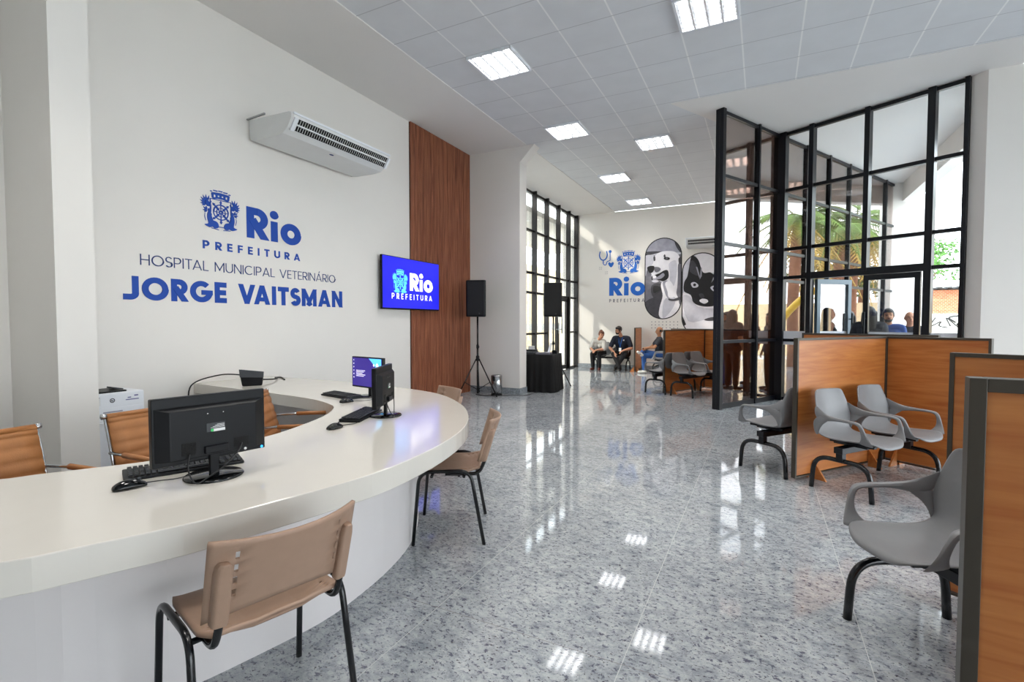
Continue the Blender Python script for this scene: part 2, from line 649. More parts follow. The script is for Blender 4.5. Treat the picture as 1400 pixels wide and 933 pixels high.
def glyph(c, w):
    h = w / 2
    P = []

    def L(x0, y0, x1, y1, W=w):
        P.append(stroke((x0, y0), (x1, y1), W))

    def G(x0, y0, x1, y1, W=w):      # diagonal, clipped to the cap band
        q = clipy(stroke((x0, y0), (x1, y1), W, W), 0, 1)
        if q:
            P.append(q)

    def A(*a):
        P.extend(arc(*a, w))
    if c == ' ':
        return [], .36
    if c == 'J':
        W = .32 + w
        r = (W - w) * .6
        L(W - h, 1, W - h, .0 + h + r * .8)
        A(W - h - r, h + r * .8, r, r * .8, -90, 0)
        L(W - h - r, h, 0, h)
    elif c in 'OQ':
        W = 1.02
        A(W / 2, .5, W / 2 - h, .5 - h, 0, 360)
    elif c == 'C':
        W = .93
        A(.5, .5, .5 - h, .5 - h, 48, 312)
    elif c == 'G':
        W = 1.0
        A(.5, .5, .5 - h, .5 - h, 45, 352)
        L(.5, .5 - h * .3, 1.0, .5 - h * .3, w * .9)
        L(1 - h, .5, 1 - h, .35)
    elif c in 'PR':
        W = .62 + w * .25
        t = 1 - h
        lo = .42 if c == 'P' else .42
        r = (t - lo) / 2
        L(h, 0, h, 1)
        L(h, t, W - h - r, t)
        L(h, lo, W - h - r, lo)
        A(W - h - r, t - r, r, r, -90, 90)
        if c == 'R':
            G(W * .45, lo, W - h * .9, 0)
    elif c in 'EF':
        W = .5 + w * .3
        L(h, 0, h, 1)
        L(h, 1 - h, W, 1 - h)
        L(h, .5, W * .95, .5)
        if c == 'E':
            L(h, h, W, h)
    elif c == 'T':
        W = .62 + w * .2
        L(W / 2, 0, W / 2, 1)
        L(0, 1 - h, W, 1 - h)
    elif c == 'I':
        W = w
        L(h, 0, h, 1)
    elif c == 'L':
        W = .5 + w * .2
        L(h, 0, h, 1)
        L(h, h, W, h)
    elif c == 'H':
        W = .76
        L(h, 0, h, 1)
        L(W - h, 0, W - h, 1)
        L(h, .5, W - h, .5)
    elif c == 'U':
        W = .76
        r = (W - w) / 2
        L(h, 1, h, h + r)
        L(W - h, 1, W - h, h + r)
        A(W / 2, h + r, r, r, 180, 360)
    elif c in 'VAÁ':
        W = .86 + w * .25
        k = w * .56
        if c == 'V':
            G(k, 1, W / 2, w * .1)
            G(W - k, 1, W / 2, w * .1)
        else:
            G(k, 0, W / 2, 1 - w * .1)
            G(W - k, 0, W / 2, 1 - w * .1)
            L(W * .25, .27, W * .75, .27, w * .85)
            if c == 'Á':
                P.append(stroke((W / 2, 1.1), (W / 2 + .12, 1.27), w))
    elif c == 'M':
        W = .96 + w * .2
        L(h, 0, h, 1)
        L(W - h, 0, W - h, 1)
        G(h, 1 - h * .3, W / 2, .2 + w * .2, w * .95)
        G(W - h, 1 - h * .3, W / 2, .2 + w * .2, w * .95)
    elif c == 'N':
        W = .8
        L(h, 0, h, 1)
        L(W - h, 0, W - h, 1)
        G(h, 1 - h * .3, W - h, h * .3, w * .95)
    elif c == 'S':
        W = .56 + w * .25
        q = (1 - w) / 4
        A(W / 2, .5 + q, W / 2 - h, q, 25, 270)
        A(W / 2, .5 - q, W / 2 - h, q, -155, 90)
    elif c == 'i':
        W = w * 1.1
        L(W / 2, 0, W / 2, .68)
        P.extend(arc(W / 2, .9, w * .3, w * .3, 0, 360, w * .6))
    elif c == 'o':
        W = .74
        A(W / 2, .35, W / 2 - h, .37 - h, 0, 360)
    elif c == 'h':
        W = .5
        L(h, 0, h, 1)
        A(W / 2, .35, W / 2 - h, .25, 0, 180)
        L(W - h, 0, W - h, .35)
    elif c == 'p':
        W = .5
        L(h, -.35, h, .62)
        A(W / 2, .32, W / 2 - h, .3, 0, 360)
    else:
        W = .5
        L(h, 0, h, 1)
    return P, W


def text_polys(s, w, track, width, height):
    x, out = 0., []
    for c in s:
        P, W = glyph(c, w)
        out += [[(px + x, py) for px, py in q] for q in P]
        x += W + track
    x -= track
    return [[(px * width / x, py * height) for px, py in q] for q in out]


def put_polys(name, polys, o, u, v, m, parent=None, t0=0., t1=.004):
    mb = MB()
    for k, q in enumerate(polys):
        mb.prism(q, o, u, v, t0, t1 + (k % 37) * .00025)
    return obj(name, mb, m, parent)


def put_text(name, s, w, track, width, height, o, u, v, m, parent, t0=0., t1=.004):
    """one part per character, under a common lettering part"""
    e = bpy.data.objects.new(name, None)
    COL.objects.link(e)
    e.parent = parent
    x, G = 0., []
    kern = {'VA': -.20, 'TA': -.10, 'AL': -.02, 'AT': -.08, 'AI': -.0, 'UR': 0, 'LJ': 0}
    for k, c in enumerate(s):
        x += kern.get(s[max(0, k - 1):k + 1], 0)
        P, W = glyph(c, w)
        G.append([[(px + x, py) for px, py in q] for q in P])
        x += W + track
    x -= track
    for P in G:
        if P:
            put_polys('letter', [[(px * width / x, py * height) for px, py in q] for q in P], o, u, v, m, e, t0, t1)


def emblem_polys():
    """coat of arms in a box x -0.5..0.5, y 0..1.05 (crowned shield, ship's wheel with arrows, two dolphins, leaf sprays)"""
    P = []
    # mural crown
    for cx, cy, ww in ((-.24, .99, .05), (-.13, 1.02, .11), (0, 1.03, .11), (.13, 1.02, .11), (.24, .99, .05)):
        P.append([(cx - ww / 2, cy), (cx + ww / 2, cy), (cx + ww / 2, cy + .028), (cx - ww / 2, cy + .028)])
    for i in range(5):
        cx = -.2 + i * .1
        P.append([(cx - .03 + cx * .05, .99 - abs(cx) * .1), (cx - .025, .84), (cx + .025, .84), (cx + .03 + cx * .05, .99 - abs(cx) * .1)])
    P.append([(-.24, .965), (-.2, .93), (.2, .93), (.24, .965), (.2, .985), (0, 1.0), (-.2, .985)])
    P += arc(0, .45, .43, .42, 62, 118, .045)
    # shield outline
    for a, b in (((-.27, .81), (.27, .81)), ((-.27, .81), (-.27, .42)), ((.27, .81), (.27, .42)), ((-.27, .42), (-.2, .2)), ((.27, .42), (.2, .2)), ((-.1, .12), (.1, .12))):
        P.append(stroke(a, b, .016))
    # wheel
    P += arc(0, .5, .19, .19, 0, 360, .026, 28)
    P += arc(0, .5, .115, .115, 0, 360, .014, 20)
    P += arc(0, .5, .035, .035, 0, 360, .035, 12)
    for k in range(8):
        a = k * PI / 4
        d = Vector((math.cos(a), math.sin(a)))
        c = Vector((0, .5))
        P.append(stroke(c + d * .04, c + d * .2, .016))
        if k % 4:
            P.append(stroke(c + d * .2, c + d * .265, .03))
            s = Vector((-d.y, d.x))
            e = c + d * .30
            P.append([tuple(e), tuple(c + d * .245 + s * .035), tuple(c + d * .245 - s * .035)])
    for k in (1, 3, 5, 7):
        a = k * PI / 4
        d = Vector((math.cos(a), math.sin(a)))
        P.append(stroke(Vector((0, .5)) + d * .08, Vector((0, .5)) + d * .18, .04))
    left = [
        crom2([(-.42, .13), (-.33, .17), (-.35, .30), (-.345, .42), (-.30, .52), (-.27, .46), (-.245, .40), (-.26, .34), (-.22, .27), (-.12, .235), (-.075, .16), (-.09, .09), (-.16, .07), (-.22, .10), (-.30, .075)], 5),
        crom2([(-.31, .72), (-.28, .60), (-.29, .50), (-.265, .45), (-.255, .55), (-.26, .66)], 4),
        crom2([(-.40, .44), (-.42, .34), (-.395, .24), (-.385, .24), (-.405, .34)], 4),
        stroke((-.25, .065), (-.06, .045), .018),
    ]

    def leaf(bx, by, ang, ln, wd):
        d = Vector((math.cos(ang * D2R), math.sin(ang * D2R)))
        s = Vector((-d.y, d.x))
        b = Vector((bx, by))
        return [tuple(b), tuple(b + d * ln * .5 + s * wd), tuple(b + d * ln), tuple(b + d * ln * .5 - s * wd)]
    for bx, by, a, ln, wd in ((-.36, .70, 95, .19, .024), (-.37, .69, 115, .19, .024), (-.38, .68, 135, .17, .024), (-.385, .665, 155, .15, .024),
                              (-.38, .65, 178, .14, .024), (-.37, .64, 200, .12, .024), (-.34, .72, 75, .16, .022), (-.33, .60, 60, .18, .03), (-.34, .60, 40, .08, .03),
                              (-.36, .50, 100, .10, .022), (-.36, .50, 140, .11, .022), (-.36, .49, 180, .10, .022), (-.35, .49, 215, .09, .022), (-.33, .48, 75, .08, .02)):
        left.append(leaf(bx, by, a, ln, wd))
    left.append([(-.40, .66), (-.34, .60), (-.30, .70), (-.34, .76), (-.38, .74)])
    for q in left:
        P.append(q)
        P.append([(-x, y) for x, y in reversed(q)])
    return P


def emb(width, height):
    return [[(x * width, y * height / 1.05) for x, y in q] for q in emblem_polys()]


# ================================================================= SETTING
L1d, Fd = V(.4695, .883, 0), V(.883, -.4695, 0)      # the two glass facade directions
C0 = V(.23, 10.15, 0)
S0 = C0 - L1d * 1.86
E0 = C0 + L1d * 5.9
F1 = C0 + Fd * 2.56

mb = MB()
mb.box((-9, -5, -.12), (9.5, 19, 0))
struct('floor', mb, M['floor'])

# ceiling tiles and white gypsum
mb = MB()
poly = [(-4.02, -5), (8, -5), (8, 7.99), (-1.304, 7.99), (2.37, YB), (-4.02, YB)]
mb.prism(poly, (0, 0, ZC), UX, UY, 0.006, .12)
struct('ceiling', mb, M['tile'])
mb = MB()
mb.prism([(XW - .2, -5), (-4.02, -5), (-4.02, YB), (XW - .2, YB)], (0, 0, ZC), UX, UY, 0, .12)
mb.prism([(-1.304, 7.99), (8, 7.99), (8, 8.8), (2.95, 8.8), (2.95, 16.2), (E0.x - .1, 16.2), (2.37, YB)], (0, 0, ZC), UX, UY, 0, .12)
struct('ceiling_border', mb, M['gyps'])

# left wall, pier, recess
mb = MB()
mb.box((XW - .25, -5, 0), (XW, 8.9, ZC))
struct('wall_left', mb, M['wall'])
mb = MB()
mb.box((XW, 1.725, 0), (-4.53, 1.965, ZC))
tagp = struct('trim_1', mb, M['wall'])
mb = MB()
mb.box((XW - .25, 8.6, 0), (-4.16, 8.9, ZC))
mb.prism([(-4.16, ZC - .30), (-4.16, ZC), (-3.86, ZC)], (0, 8.6, 0), UX, UZ, -.25, 0)
struct('trim_2', mb, M['wall'])
mb = MB()
mb.box((XW - .4, YB, 0), (E0.x, YB + .2, ZC))
struct('wall_back', mb, M['wall'])
# right hand wall behind the partitions
mb = MB()
mb.add([(F1.x, F1.y, 0), (2.62, 8.81, 0), (2.62, 9.1, 0), (F1.x + .05, F1.y + .15, 0), (F1.x, F1.y, ZC), (2.62, 8.81, ZC), (2.62, 9.1, ZC), (F1.x + .05, F1.y + .15, ZC)],
       [(0, 1, 5, 4), (1, 2, 6, 5), (2, 3, 7, 6), (3, 0, 4, 7), (0, 3, 2, 1), (4, 5, 6, 7)])
struct('trim_3', mb, M['wall'])
mb = MB()
mb.box((2.62, 8.81, 0), (8, 9.05, ZC))
struct('wall_right', mb, M['wall'])
# glazed side and rear of the hall, outside the frame
mb = MB()
for y in (-5, -2.5, 0, 2.2, 4.4, 6.6, 8.7):
    mb.box((7.9, y, 0), (8.0, y + .1, ZC))
for z in (0, 1.05, 2.15, 3.7, ZC - .08):
    mb.box((7.9, -5, z), (8.0, 8.8, z + .08))
struct('window_3', mb, M['black'])
mb = MB().box((7.9, -5, 3.2), (8.02, 8.8, ZC))  # unseen opaque upper band, added to keep daylight off the upper walls
struct('daylight_block_side', mb, M['wall'])
mb = MB()
mb.box((XW, -5.2, 0), (8, -5, ZC))
struct('wall_rear', mb, M['wall'])

# skirting
mb = MB()
mb.box((-4.6, YB - .015, 0), (E0.x - .4, YB, .12))
mb.box((XW, YB - .015, 0), (-4.6, YB, .12))
struct('baseboard_back', mb, M['base'])
mb = MB()
mb.box((XW, 8.585, 0), (-4.145, 8.6, .12))
mb.box((-4.16, 8.6, 0), (-4.145, 8.915, .12))
mb.box((XW, 6.6, 0), (XW + .015, 8.6, .12))
struct('baseboard_left', mb, M['base'])

# ---- left glazed wall (window_1) with deep fins and a double door
ROWS = (1.08, 2.15, 2.65, 3.71)
wroot = sempty('window_1')
fins = [8.95, 9.17, 10.0, 10.83, 11.66, 12.47, 13.32, 14.15, 14.85]
mb = MB()
for y in fins:
    z0 = 2.15 if y == 13.32 else 0
    mb.box((XW, y, z0), (XW + .13, y + .05, ZC))
struct('window_mullion', mb, M['darkmul'], wroot)
mb = MB()
for z in (0,) + ROWS + (ZC - .06,):
    if z == 1.08 or z == 0:
        mb.box((XW + .01, 8.95, z), (XW + .07, 12.5, z + .05))
        mb.box((XW + .01, 14.15, z), (XW + .07, 14.9, z + .05))
    else:
        mb.box((XW + .01, 8.95, z - .025), (XW + .07, 14.9, z + .03))
struct('window_rail', mb, M['darkmul'], wroot)
mb = MB()
mb.box((XW + .03, 8.95, .03), (XW + .036, 12.5, ZC))
mb.box((XW + .03, 12.5, 2.15), (XW + .036, 14.85, ZC))
mb.box((XW + .03, 14.18, .03), (XW + .036, 14.85, 2.15))
struct('window_pane', mb, M['glassL'], wroot)
droot = sempty('door_1')
for a, b in ((12.53, 13.33), (13.35, 14.13)):
    mb = MB()
    mb.box((XW + .01, a, .02), (XW + .07, a + .09, 2.1)).box((XW + .01, b - .09, .02), (XW + .07, b, 2.1))
    mb.box((XW + .01, a, .02), (XW + .07, b, .14)).box((XW + .01, a, 2.02), (XW + .07, b, 2.12))
    lf = struct('door_leaf', mb, M['darkmul'], droot)
    mb = MB()
    mb.box((XW + .035, a + .09, .14), (XW + .041, b - .09, 2.02))
    struct('door_pane', mb, M['glassL'], lf)
    yy = b - .12 if a < 13 else a + .12
    mb = MB()
    mb.tube([(XW + .14, yy, 1.08), (XW + .14, yy, 1.68)], .018, 10)
    mb.tube([(XW + .06, yy, 1.2), (XW + .14, yy, 1.2)], .01, 6).tube([(XW + .06, yy, 1.56), (XW + .14, yy, 1.56)], .01, 6)
    struct('door_handle', mb, M['steel'], lf, smooth=True)

# ---- bronze glass screen wall (window_2) running back from its free end post
w2 = sempty('window_2')


def gpost(mb, p, d, w, dep, z0=0., z1=ZC):
    n = Vector((-d.y, d.x, 0))
    q = [p - d * w / 2 - n * dep / 2, p + d * w / 2 - n * dep / 2, p + d * w / 2 + n * dep / 2, p - d * w / 2 + n * dep / 2]
    mb.add([(a.x, a.y, z0) for a in q] + [(a.x, a.y, z1) for a in q], [(0, 3, 2, 1), (4, 5, 6, 7), (0, 1, 5, 4), (1, 2, 6, 5), (2, 3, 7, 6), (3, 0, 4, 7)])


mb = MB()
gpost(mb, S0 + L1d * .04, L1d, .08, .13)
gpost(mb, C0 - L1d * .74, L1d, .045, .10)
gpost(mb, C0, L1d, .12, .14)
for d in (.98, 1.95, 2.9, 3.9, 4.9, 5.85):
    gpost(mb, C0 + L1d * d, L1d, .05, .09)
struct('window_mullion', mb, M['black'], w2)
mb = MB()
for z in (.04,) + ROWS + (ZC - .04,):
    mb.bar(S0 + V(0, 0, z), E0 + V(0, 0, z), .06, .05 if z > .1 else .08)
struct('window_rail', mb, M['black'], w2)
mb = MB()
mb.bar(S0 + V(0, 0, ZC / 2), E0 + V(0, 0, ZC / 2), .008, ZC)
struct('window_pane', mb, M['glassT'], w2)

# ---- entrance facade (window_4) with double door
w4 = sempty('window_4')
mb = MB()
gpost(mb, C0 + Fd * .10, Fd, .06, .12)
gpost(mb, C0 + Fd * .55, Fd, .07, .13)
gpost(mb, C0 + Fd * 1.36, Fd, .07, .13, 2.2)
gpost(mb, C0 + Fd * 2.15, Fd, .09, .13)
gpost(mb, C0 + Fd * 2.53, Fd, .05, .12)
struct('window_mullion', mb, M['black'], w4)
mb = MB()
for z in (2.68, 3.71, ZC - .04):
    mb.bar(C0 + V(0, 0, z), F1 + V(0, 0, z), .07, .055)
mb.bar(C0 + Fd * .5 + V(0, 0, 2.19), C0 + Fd * 2.15 + V(0, 0, 2.19), .12, .11)
mb.bar(C0 + V(0, 0, 2.18), C0 + Fd * .5 + V(0, 0, 2.18), .07, .055)
mb.bar(C0 + Fd * 2.15 + V(0, 0, 2.18), F1 + V(0, 0, 2.18), .07, .055)
for z in (.04, 1.08):
    mb.bar(C0 + V(0, 0, z), C0 + Fd * .5 + V(0, 0, z), .07, .05)
mb.bar(C0 + Fd * 2.15 + V(0, 0, .04), F1 + V(0, 0, .04), .07, .05)
struct('window_rail', mb, M['black'], w4)
mb = MB()
mb.bar(C0 + V(0, 0, 3.45), F1 + V(0, 0, 3.45), .008, 2.5)
mb.bar(C0 + V(0, 0, 1.1), C0 + Fd * .55 + V(0, 0, 1.1), .008, 2.15)
mb.bar(C0 + Fd * 2.15 + V(0, 0, 1.1), F1 + V(0, 0, 1.1), .008, 2.15)
struct('window_pane', mb, M['glassR'], w4)
mb = MB()
mb.bar(C0 + Fd * 2.18 - V(.004, .008, -1.12), F1 - Fd * .05 - V(.004, .008, -1.12), .003, .24)
mb.bar(C0 + Fd * .12 - V(.004, .008, -1.12), C0 + Fd * .52 - V(.004, .008, -1.12), .003, .24)
struct('window_film', mb, M['frost'], w4)
d2 = sempty('door_2')


def leafdoor(hinge, d, w, m, sw):
    n = Vector((-d.y, d.x, 0))
    mb = MB()
    a, b = hinge + d * .03, hinge + d * (w - .01)
    for p in (a, b):
        gpost(mb, p + d * (sw / 2 if p is a else -sw / 2), d, sw, .06, .02, 2.12)
    mb.bar(a + V(0, 0, .08), b + V(0, 0, .08), .06, .12)
    mb.bar(a + V(0, 0, 2.09), b + V(0, 0, 2.09), .06, .08)
    lf = struct('door_leaf', mb, m, d2)
    mb = MB()
    mb.bar(a + V(0, 0, 1.08), b + V(0, 0, 1.08), .008, 1.95)
    struct('door_pane', mb, M['glassR'], lf)
    mb = MB()
    o = n * -.006
    mb.bar(a + d * sw + o + V(0, 0, 1.12), b - d * sw + o + V(0, 0, 1.12), .003, .24)
    struct('door_film', mb, M['frost'], lf)
    h = b - d * sw / 2
    mb = MB()
    for sg in (-1, 1):
        mb.tube([h + n * .08 * sg + V(0, 0, .95), h + n * .08 * sg + V(0, 0, 1.55)], .016, 8)
        mb.tube([h + V(0, 0, 1.05), h + n * .08 * sg + V(0, 0, 1.05)], .009, 6).tube([h + V(0, 0, 1.45), h + n * .08 * sg + V(0, 0, 1.45)], .009, 6)
    struct('door_handle', mb, M['blkpl'], lf, smooth=True)
    return lf, n, a, b


blgrey = mat('aluminium_sky_reflection', '4A5F6B', .4, 0, noise=.05)  # bluish tone stands in for sky reflected on the open leaf's frame
lf, n, a, b = leafdoor(C0 + Fd * .60 + V(.03, .06, 0), V(.743, .669, 0), .78, blgrey, .07)
lf2, n2, a2, b2 = leafdoor(C0 + Fd * 2.10, -Fd, .76, M['black'], .07)
# reversed logo seen from behind on the film of the closed leaf
o = a2 - Fd * .12 + V(0, 0, 1.03) - V(.005, .009, 0)
put_polys('door_lettering', text_polys('Rio', .26, .08, .20, .10), o + V(-.005, -.012, 0), -Fd, UZ, M['purp'], lf2, -.004, -.0035)
put_polys('door_lettering', emb(.12, .13), o + Fd * .07 + V(-.005, -.012, 0), -Fd, UZ, M['purp'], lf2, -.004, -.0035)

# canopy beam and white pillar outside
mb = MB()
mb.box((2.95, 9.1, 4.3), (3.2, 16.2, ZC + .12))
struct('exterior_beam', mb, M['extw'])
mb = MB()
mb.box((E0.x + .02, E0.y - .1, 0), (E0.x + .5, E0.y + .35, 4.5))
struct('exterior_pillar', mb, M['extw'])

# ================================================================= CEILING LIGHTS
T = .6248
LT = [(-4.02 + T * 1, 4.83 + T), (-4.02 + T * 1, 4.83 + T * 5), (-4.02 + T * 1, 4.83 + T * 10), (-4.02 + T * 1, 4.83 + T * 14),
      (-4.02 + T * 5, 4.83 + T), (-4.02 + T * 3, 4.83 + T * 7), (-4.02 + T * 5, 4.83 + T * 10), (-4.02 + T * 5, 4.83 + T * 14), (-4.02 + T * 7, 4.83 + T * 14),
      (-4.02 + T * 1, 4.83 - T * 3), (-4.02 + T * 5, 4.83 - T * 3), (-4.02 + T * 1, 4.83 - T * 7), (-4.02 + T * 5, 4.83 - T * 7), (-4.02 + T * 9, 4.83 + T), (-4.02 + T * 9, 4.83 - T * 3)]  # this row: unseen lights, added to help light the hall
LL = ['recessed square ceiling light of the row along the wall, nearest the air conditioner', 'recessed square ceiling light just beyond the top of the wood slat panel',
      'recessed square ceiling light of the wall row, third one back, over the dark glazing', 'recessed square ceiling light closest to the back wall, in the wall row',
      'large recessed ceiling light cut by the top of the frame', 'recessed square ceiling light standing between the two rows, mid hall',
      'recessed ceiling light seen through the top pane of the bronze glass screen, upper one', 'recessed ceiling light seen through the bronze glass screen, lower one',
      'recessed ceiling light behind the bronze glass screen near the back wall']
first = None
for i, (x, y) in enumerate(LT):
    lab = LL[i] if i < len(LL) else 'added unseen ceiling light over the camera end of the hall'
    if first is None:
        t = thing('ceiling_light', lab, 'ceiling light', (x, y, ZC), 0, 'recessed ceiling lights')
        fr = MB()
        for a, b in (((.0, .0), (T, .02)), ((0, T - .02), (T, T)), ((0, 0), (.02, T)), ((T - .02, 0), (T, T))):
            fr.box((a[0], a[1], -.03), (b[0], b[1], .006))
        obj('frame', fr, M['white'], t)
        lv = MB()
        for k in range(5):
            xx = .02 + (T - .04) * k / 4
            lv.box((xx - .006, .02, -.028), (xx + .006, T - .02, -.001))
        for k in range(1, 8):
            yy = .02 + (T - .04) * k / 8
            lv.box((.02, yy - .002, -.02), (T - .02, yy + .002, -.001))
        obj('louver', lv, M['louv'], t)
        for k in range(4):
            xx = .02 + (T - .04) * (k + .5) / 4
            tb = MB().box((xx - .038, .03, -.001), (xx + .038, T - .03, .004))
            obj('lamp_tube', tb, M['lamp'], t)
        first = t
        ld = bpy.data.lights.new('lamp_light', 'AREA')
        ld.energy = 8.5
        ld.size = .5
        ld.spread = 100 * D2R
        ld.color = (1, .955, .89)
        lo_ = bpy.data.objects.new('lamp_light', ld)
        COL.objects.link(lo_)
        lo_.parent = t
        lo_.location = (T / 2, T / 2, -.032)
    else:
        dup(first, (x, y, ZC), 0, lab, 'recessed ceiling lights' if i < len(LL) else 'added unseen lights over the camera end')

# smoke detector on ceiling
mb = MB().lathe([(.07, 0), (.07, -.015), (.05, -.035), (.0, -.037)], (-2.0, 9.9, ZC + .006), 20, False)
tag(obj('ceiling_speaker', mb, M['gyps'], smooth=True), 'small round white fitting on the tiled ceiling mid hall', 'ceiling fitting')

# ================================================================= LEFT WALL ITEMS
# lettering : u = +Y reading direction on plane X = XW, v = Z, normal u x v = +X
O = V(XW, 0, 0)
lg = thing('wall_logo', 'blue city coat of arms with Rio Prefeitura lettering on left wall', 'wall sign', (XW, 3.25, 2.17))
lo = lambda y, z: V(0, y - 3.25, z - 2.17)
put_polys('emblem', emb(.43, .44), lo(3.463, 2.375), UY, UZ, M['blue'], lg)
put_text('lettering', 'Rio', .235, .085, .75, .355, lo(3.765, 2.365), UY, UZ, M['blue'], lg)
put_text('lettering', 'PREFEITURA', .20, .62, 1.24, .088, lo(3.258, 2.172), UY, UZ, M['blue'], lg)
ln = thing('wall_lettering', 'two lines of blue raised letters naming the hospital on left wall', 'wall sign', (XW, 2.5, 1.6))
lo = lambda y, z: V(0, y - 2.5, z - 1.6)
put_text('lettering', 'HOSPITAL MUNICIPAL VETERINÁRIO', .085, .14, 2.42, .104, lo(2.66, 1.936), UY, UZ, M['navy'], ln)
put_text('lettering', 'JORGE VAITSMAN', .245, .11, 2.695, .225, lo(2.51, 1.60), UY, UZ, M['blue'], ln)

# slat panel
t = thing('wood_slat_panel', 'tall vertical wood slat panel running floor to ceiling beside the television', 'wall panel', (XW, 6.72, 0))
for k in range(2):
    y0 = .94 * k
    mb = MB().box((0, y0, 0), (.012, y0 + .94, ZC - .005))
    bd = obj('backing', mb, M['slatback'], t)
    mb = MB()
    n_ = 22
    for i in range(n_):
        yy = y0 + .94 * i / n_
        mb.box((.012, yy + .006, 0), (.038, yy + .032, ZC - .005))
    obj('slat', mb, M['slat'], t)
# television
t = thing('television', 'wall mounted television showing a bright blue logo screen', 'television', (XW, 6.67, 1.6))
mb = MB().box((.06, -.75, 0), (.1, .75, .835))
obj('housing', mb, M['blkpl'], t, bevel=.004)
mb = MB().box((.1, -.738, .022), (.1015, .738, .823))
obj('screen', mb, M['screen'], t)
mb = MB().box((0, -.2, .25), (.06, .2, .6))
obj('wall_bracket', mb, M['black'], t)
put_polys('screen_logo', emb(.37, .40), V(.1015, -.325, .24), UY, UZ, M['scrc'], t, 0, .001)
put_text('screen_lettering', 'Rio', .235, .075, .63, .29, V(.1015, -.08, .315), UY, UZ, M['scrw'], t, 0, .001)
put_text('screen_lettering', 'PREFEITURA', .15, .6, 1.06, .09, V(.1015, -.53, .165), UY, UZ, M['scrw'], t, 0, .001)


def ac_unit(name, label, loc, rz, L):
    """underceiling unit; back at y=0 (wall), front towards +y, length along x"""
    t = thing(name, label, 'air conditioner', loc, rz)
    prof = [(0.0, .03), (.03, .005), (.10, -.008), (.45, -.012), (.56, .0), (.64, .05), (.71, .155), (.712, .20), (.67, .225), (0, .245)]
    prof = [(y, z) for y, z in prof]
    secs = []
    for x, s in ((-L / 2, .97), (-L / 2 + .02, 1), (L / 2 - .02, 1), (L / 2, .97)):
        secs.append([V(x, y * s + .02, .1 + (z - .1) * s) for y, z in prof])
    obj('body', MB().loft(secs), M['acw'], t, bevel=.004)
    mb = MB()
    x0, x1 = -L / 2 + .05, L / 2 - .07
    pt = lambda x, k, o: V(x, .648 + .084 * k + .83 * o, .034 + .126 * k - .56 * o)      # k along the slanted face, o outwards
    mb.add([pt(x0, .08, .004), pt(x1, .08, .004), pt(x1, .95, .004), pt(x0, .95, .004), pt(x0, .08, -.02), pt(x1, .08, -.02), pt(x1, .95, -.02), pt(x0, .95, -.02)],
           [(0, 1, 2, 3), (4, 7, 6, 5), (0, 4, 5, 1), (3, 2, 6, 7), (0, 3, 7, 4), (1, 5, 6, 2)])
    gr = obj('outlet_grille', mb, M['cloth'], t)
    mb = MB()
    n_ = int(L / .035)
    for i in range(n_):
        x = x0 + .01 + (x1 - x0 - .02) * i / (n_ - 1)
        mb.bar(pt(x, .12, .008), pt(x, .46, .008), .004, .006).bar(pt(x, .58, .008), pt(x, .92, .008), .004, .006)
    mb.bar(pt(x0, .52, .010), pt(x1, .52, .010), .012, .016)
    obj('louver', mb, M['acw'], gr)
    mb = MB().bar((-L / 2 + .01, .728, .198), (L / 2 - .01, .728, .198), .03, .024)
    mb.bar(pt(-L / 2 + .03, .0, .012), pt(-L / 2 + .03, 1.0, .012), .04, .02).bar(pt(L / 2 - .045, .0, .012), pt(L / 2 - .045, 1.0, .012), .05, .02)
    obj('front_lip', mb, M['white'], t, bevel=.004)
    mb = MB().bar((-L / 2 - .012, 0, .245), (-L / 2 - .012, .45, .265), .02, .015).bar((-L / 2 - .015, .0, .02), (-L / 2 - .015, 0, .25), .02, .02)
    mb.bar((L / 2 + .012, 0, .245), (L / 2 + .012, .3, .26), .02, .015)
    obj('mounting_rail', mb, M['steel'], t)
    mb = MB().ell((.05, .52, -.006), (.035, .018, .005))
    obj('badge', mb, M['navy'], t, smooth=True)
    return t


ac_unit('air_conditioner', 'large white air conditioner mounted high on the left wall above the logo', (XW, 4.6, 3.46), -PI / 2, 1.58)
ac_unit('air_conditioner', 'white air conditioner on the back wall above the cat mural', (-1.15, YB, 3.46), PI, 1.5)

# ================================================================= BACK WALL GRAPHICS (u=+X, v=Z, normal u x v = -Y)
lg = thing('wall_logo', 'blue city coat of arms stacked over Rio lettering on the back wall', 'wall sign', (-4.18, YB, 2.0))
lo = lambda x, z: V(x + 4.18, 0, z - 2.0)
put_polys('emblem', emb(.72, .70), lo(-3.60, 2.84), UX, UZ, M['dblue'], lg)
put_text('lettering', 'Rio', .235, .085, 1.08, .54, lo(-4.18, 2.21), UX, UZ, M['dblue'], lg)
put_text('lettering', 'PREFEITURA', .18, .62, 1.06, .10, lo(-4.175, 2.01), UX, UZ, M['m45'], lg)
st = thing('stethoscope_decal', 'blue stethoscope drawing on back wall beside the coat of arms', 'wall decal', (-4.5, YB, 3.2))
P = arc(.13, .26, .12, .16, 175, 365, .035) + [stroke((.01, .27), (.03, .37), .03), stroke((.25, .27), (.23, .37), .03), stroke((.13, .11), (.13, .0), .03)]
P += arc(.19, .01, .06, .06, 180, 300, .022) + [stroke((.22, -.04), (.25, .05), .022), stroke((.25, .05), (.34, .08), .022), stroke((.34, .08), (.34, .32), .02)]
P += arc(.34, .35, .022, .022, 0, 360, .044)
put_polys('drawing', P, V(0, 0, 0), UX, UZ, M['dblue'], st)
hp = crom2([(0, -.09), (-.07, -.02), (-.085, .04), (-.05, .07), (0, .04), (.05, .07), (.085, .04), (.07, -.02)], 4)
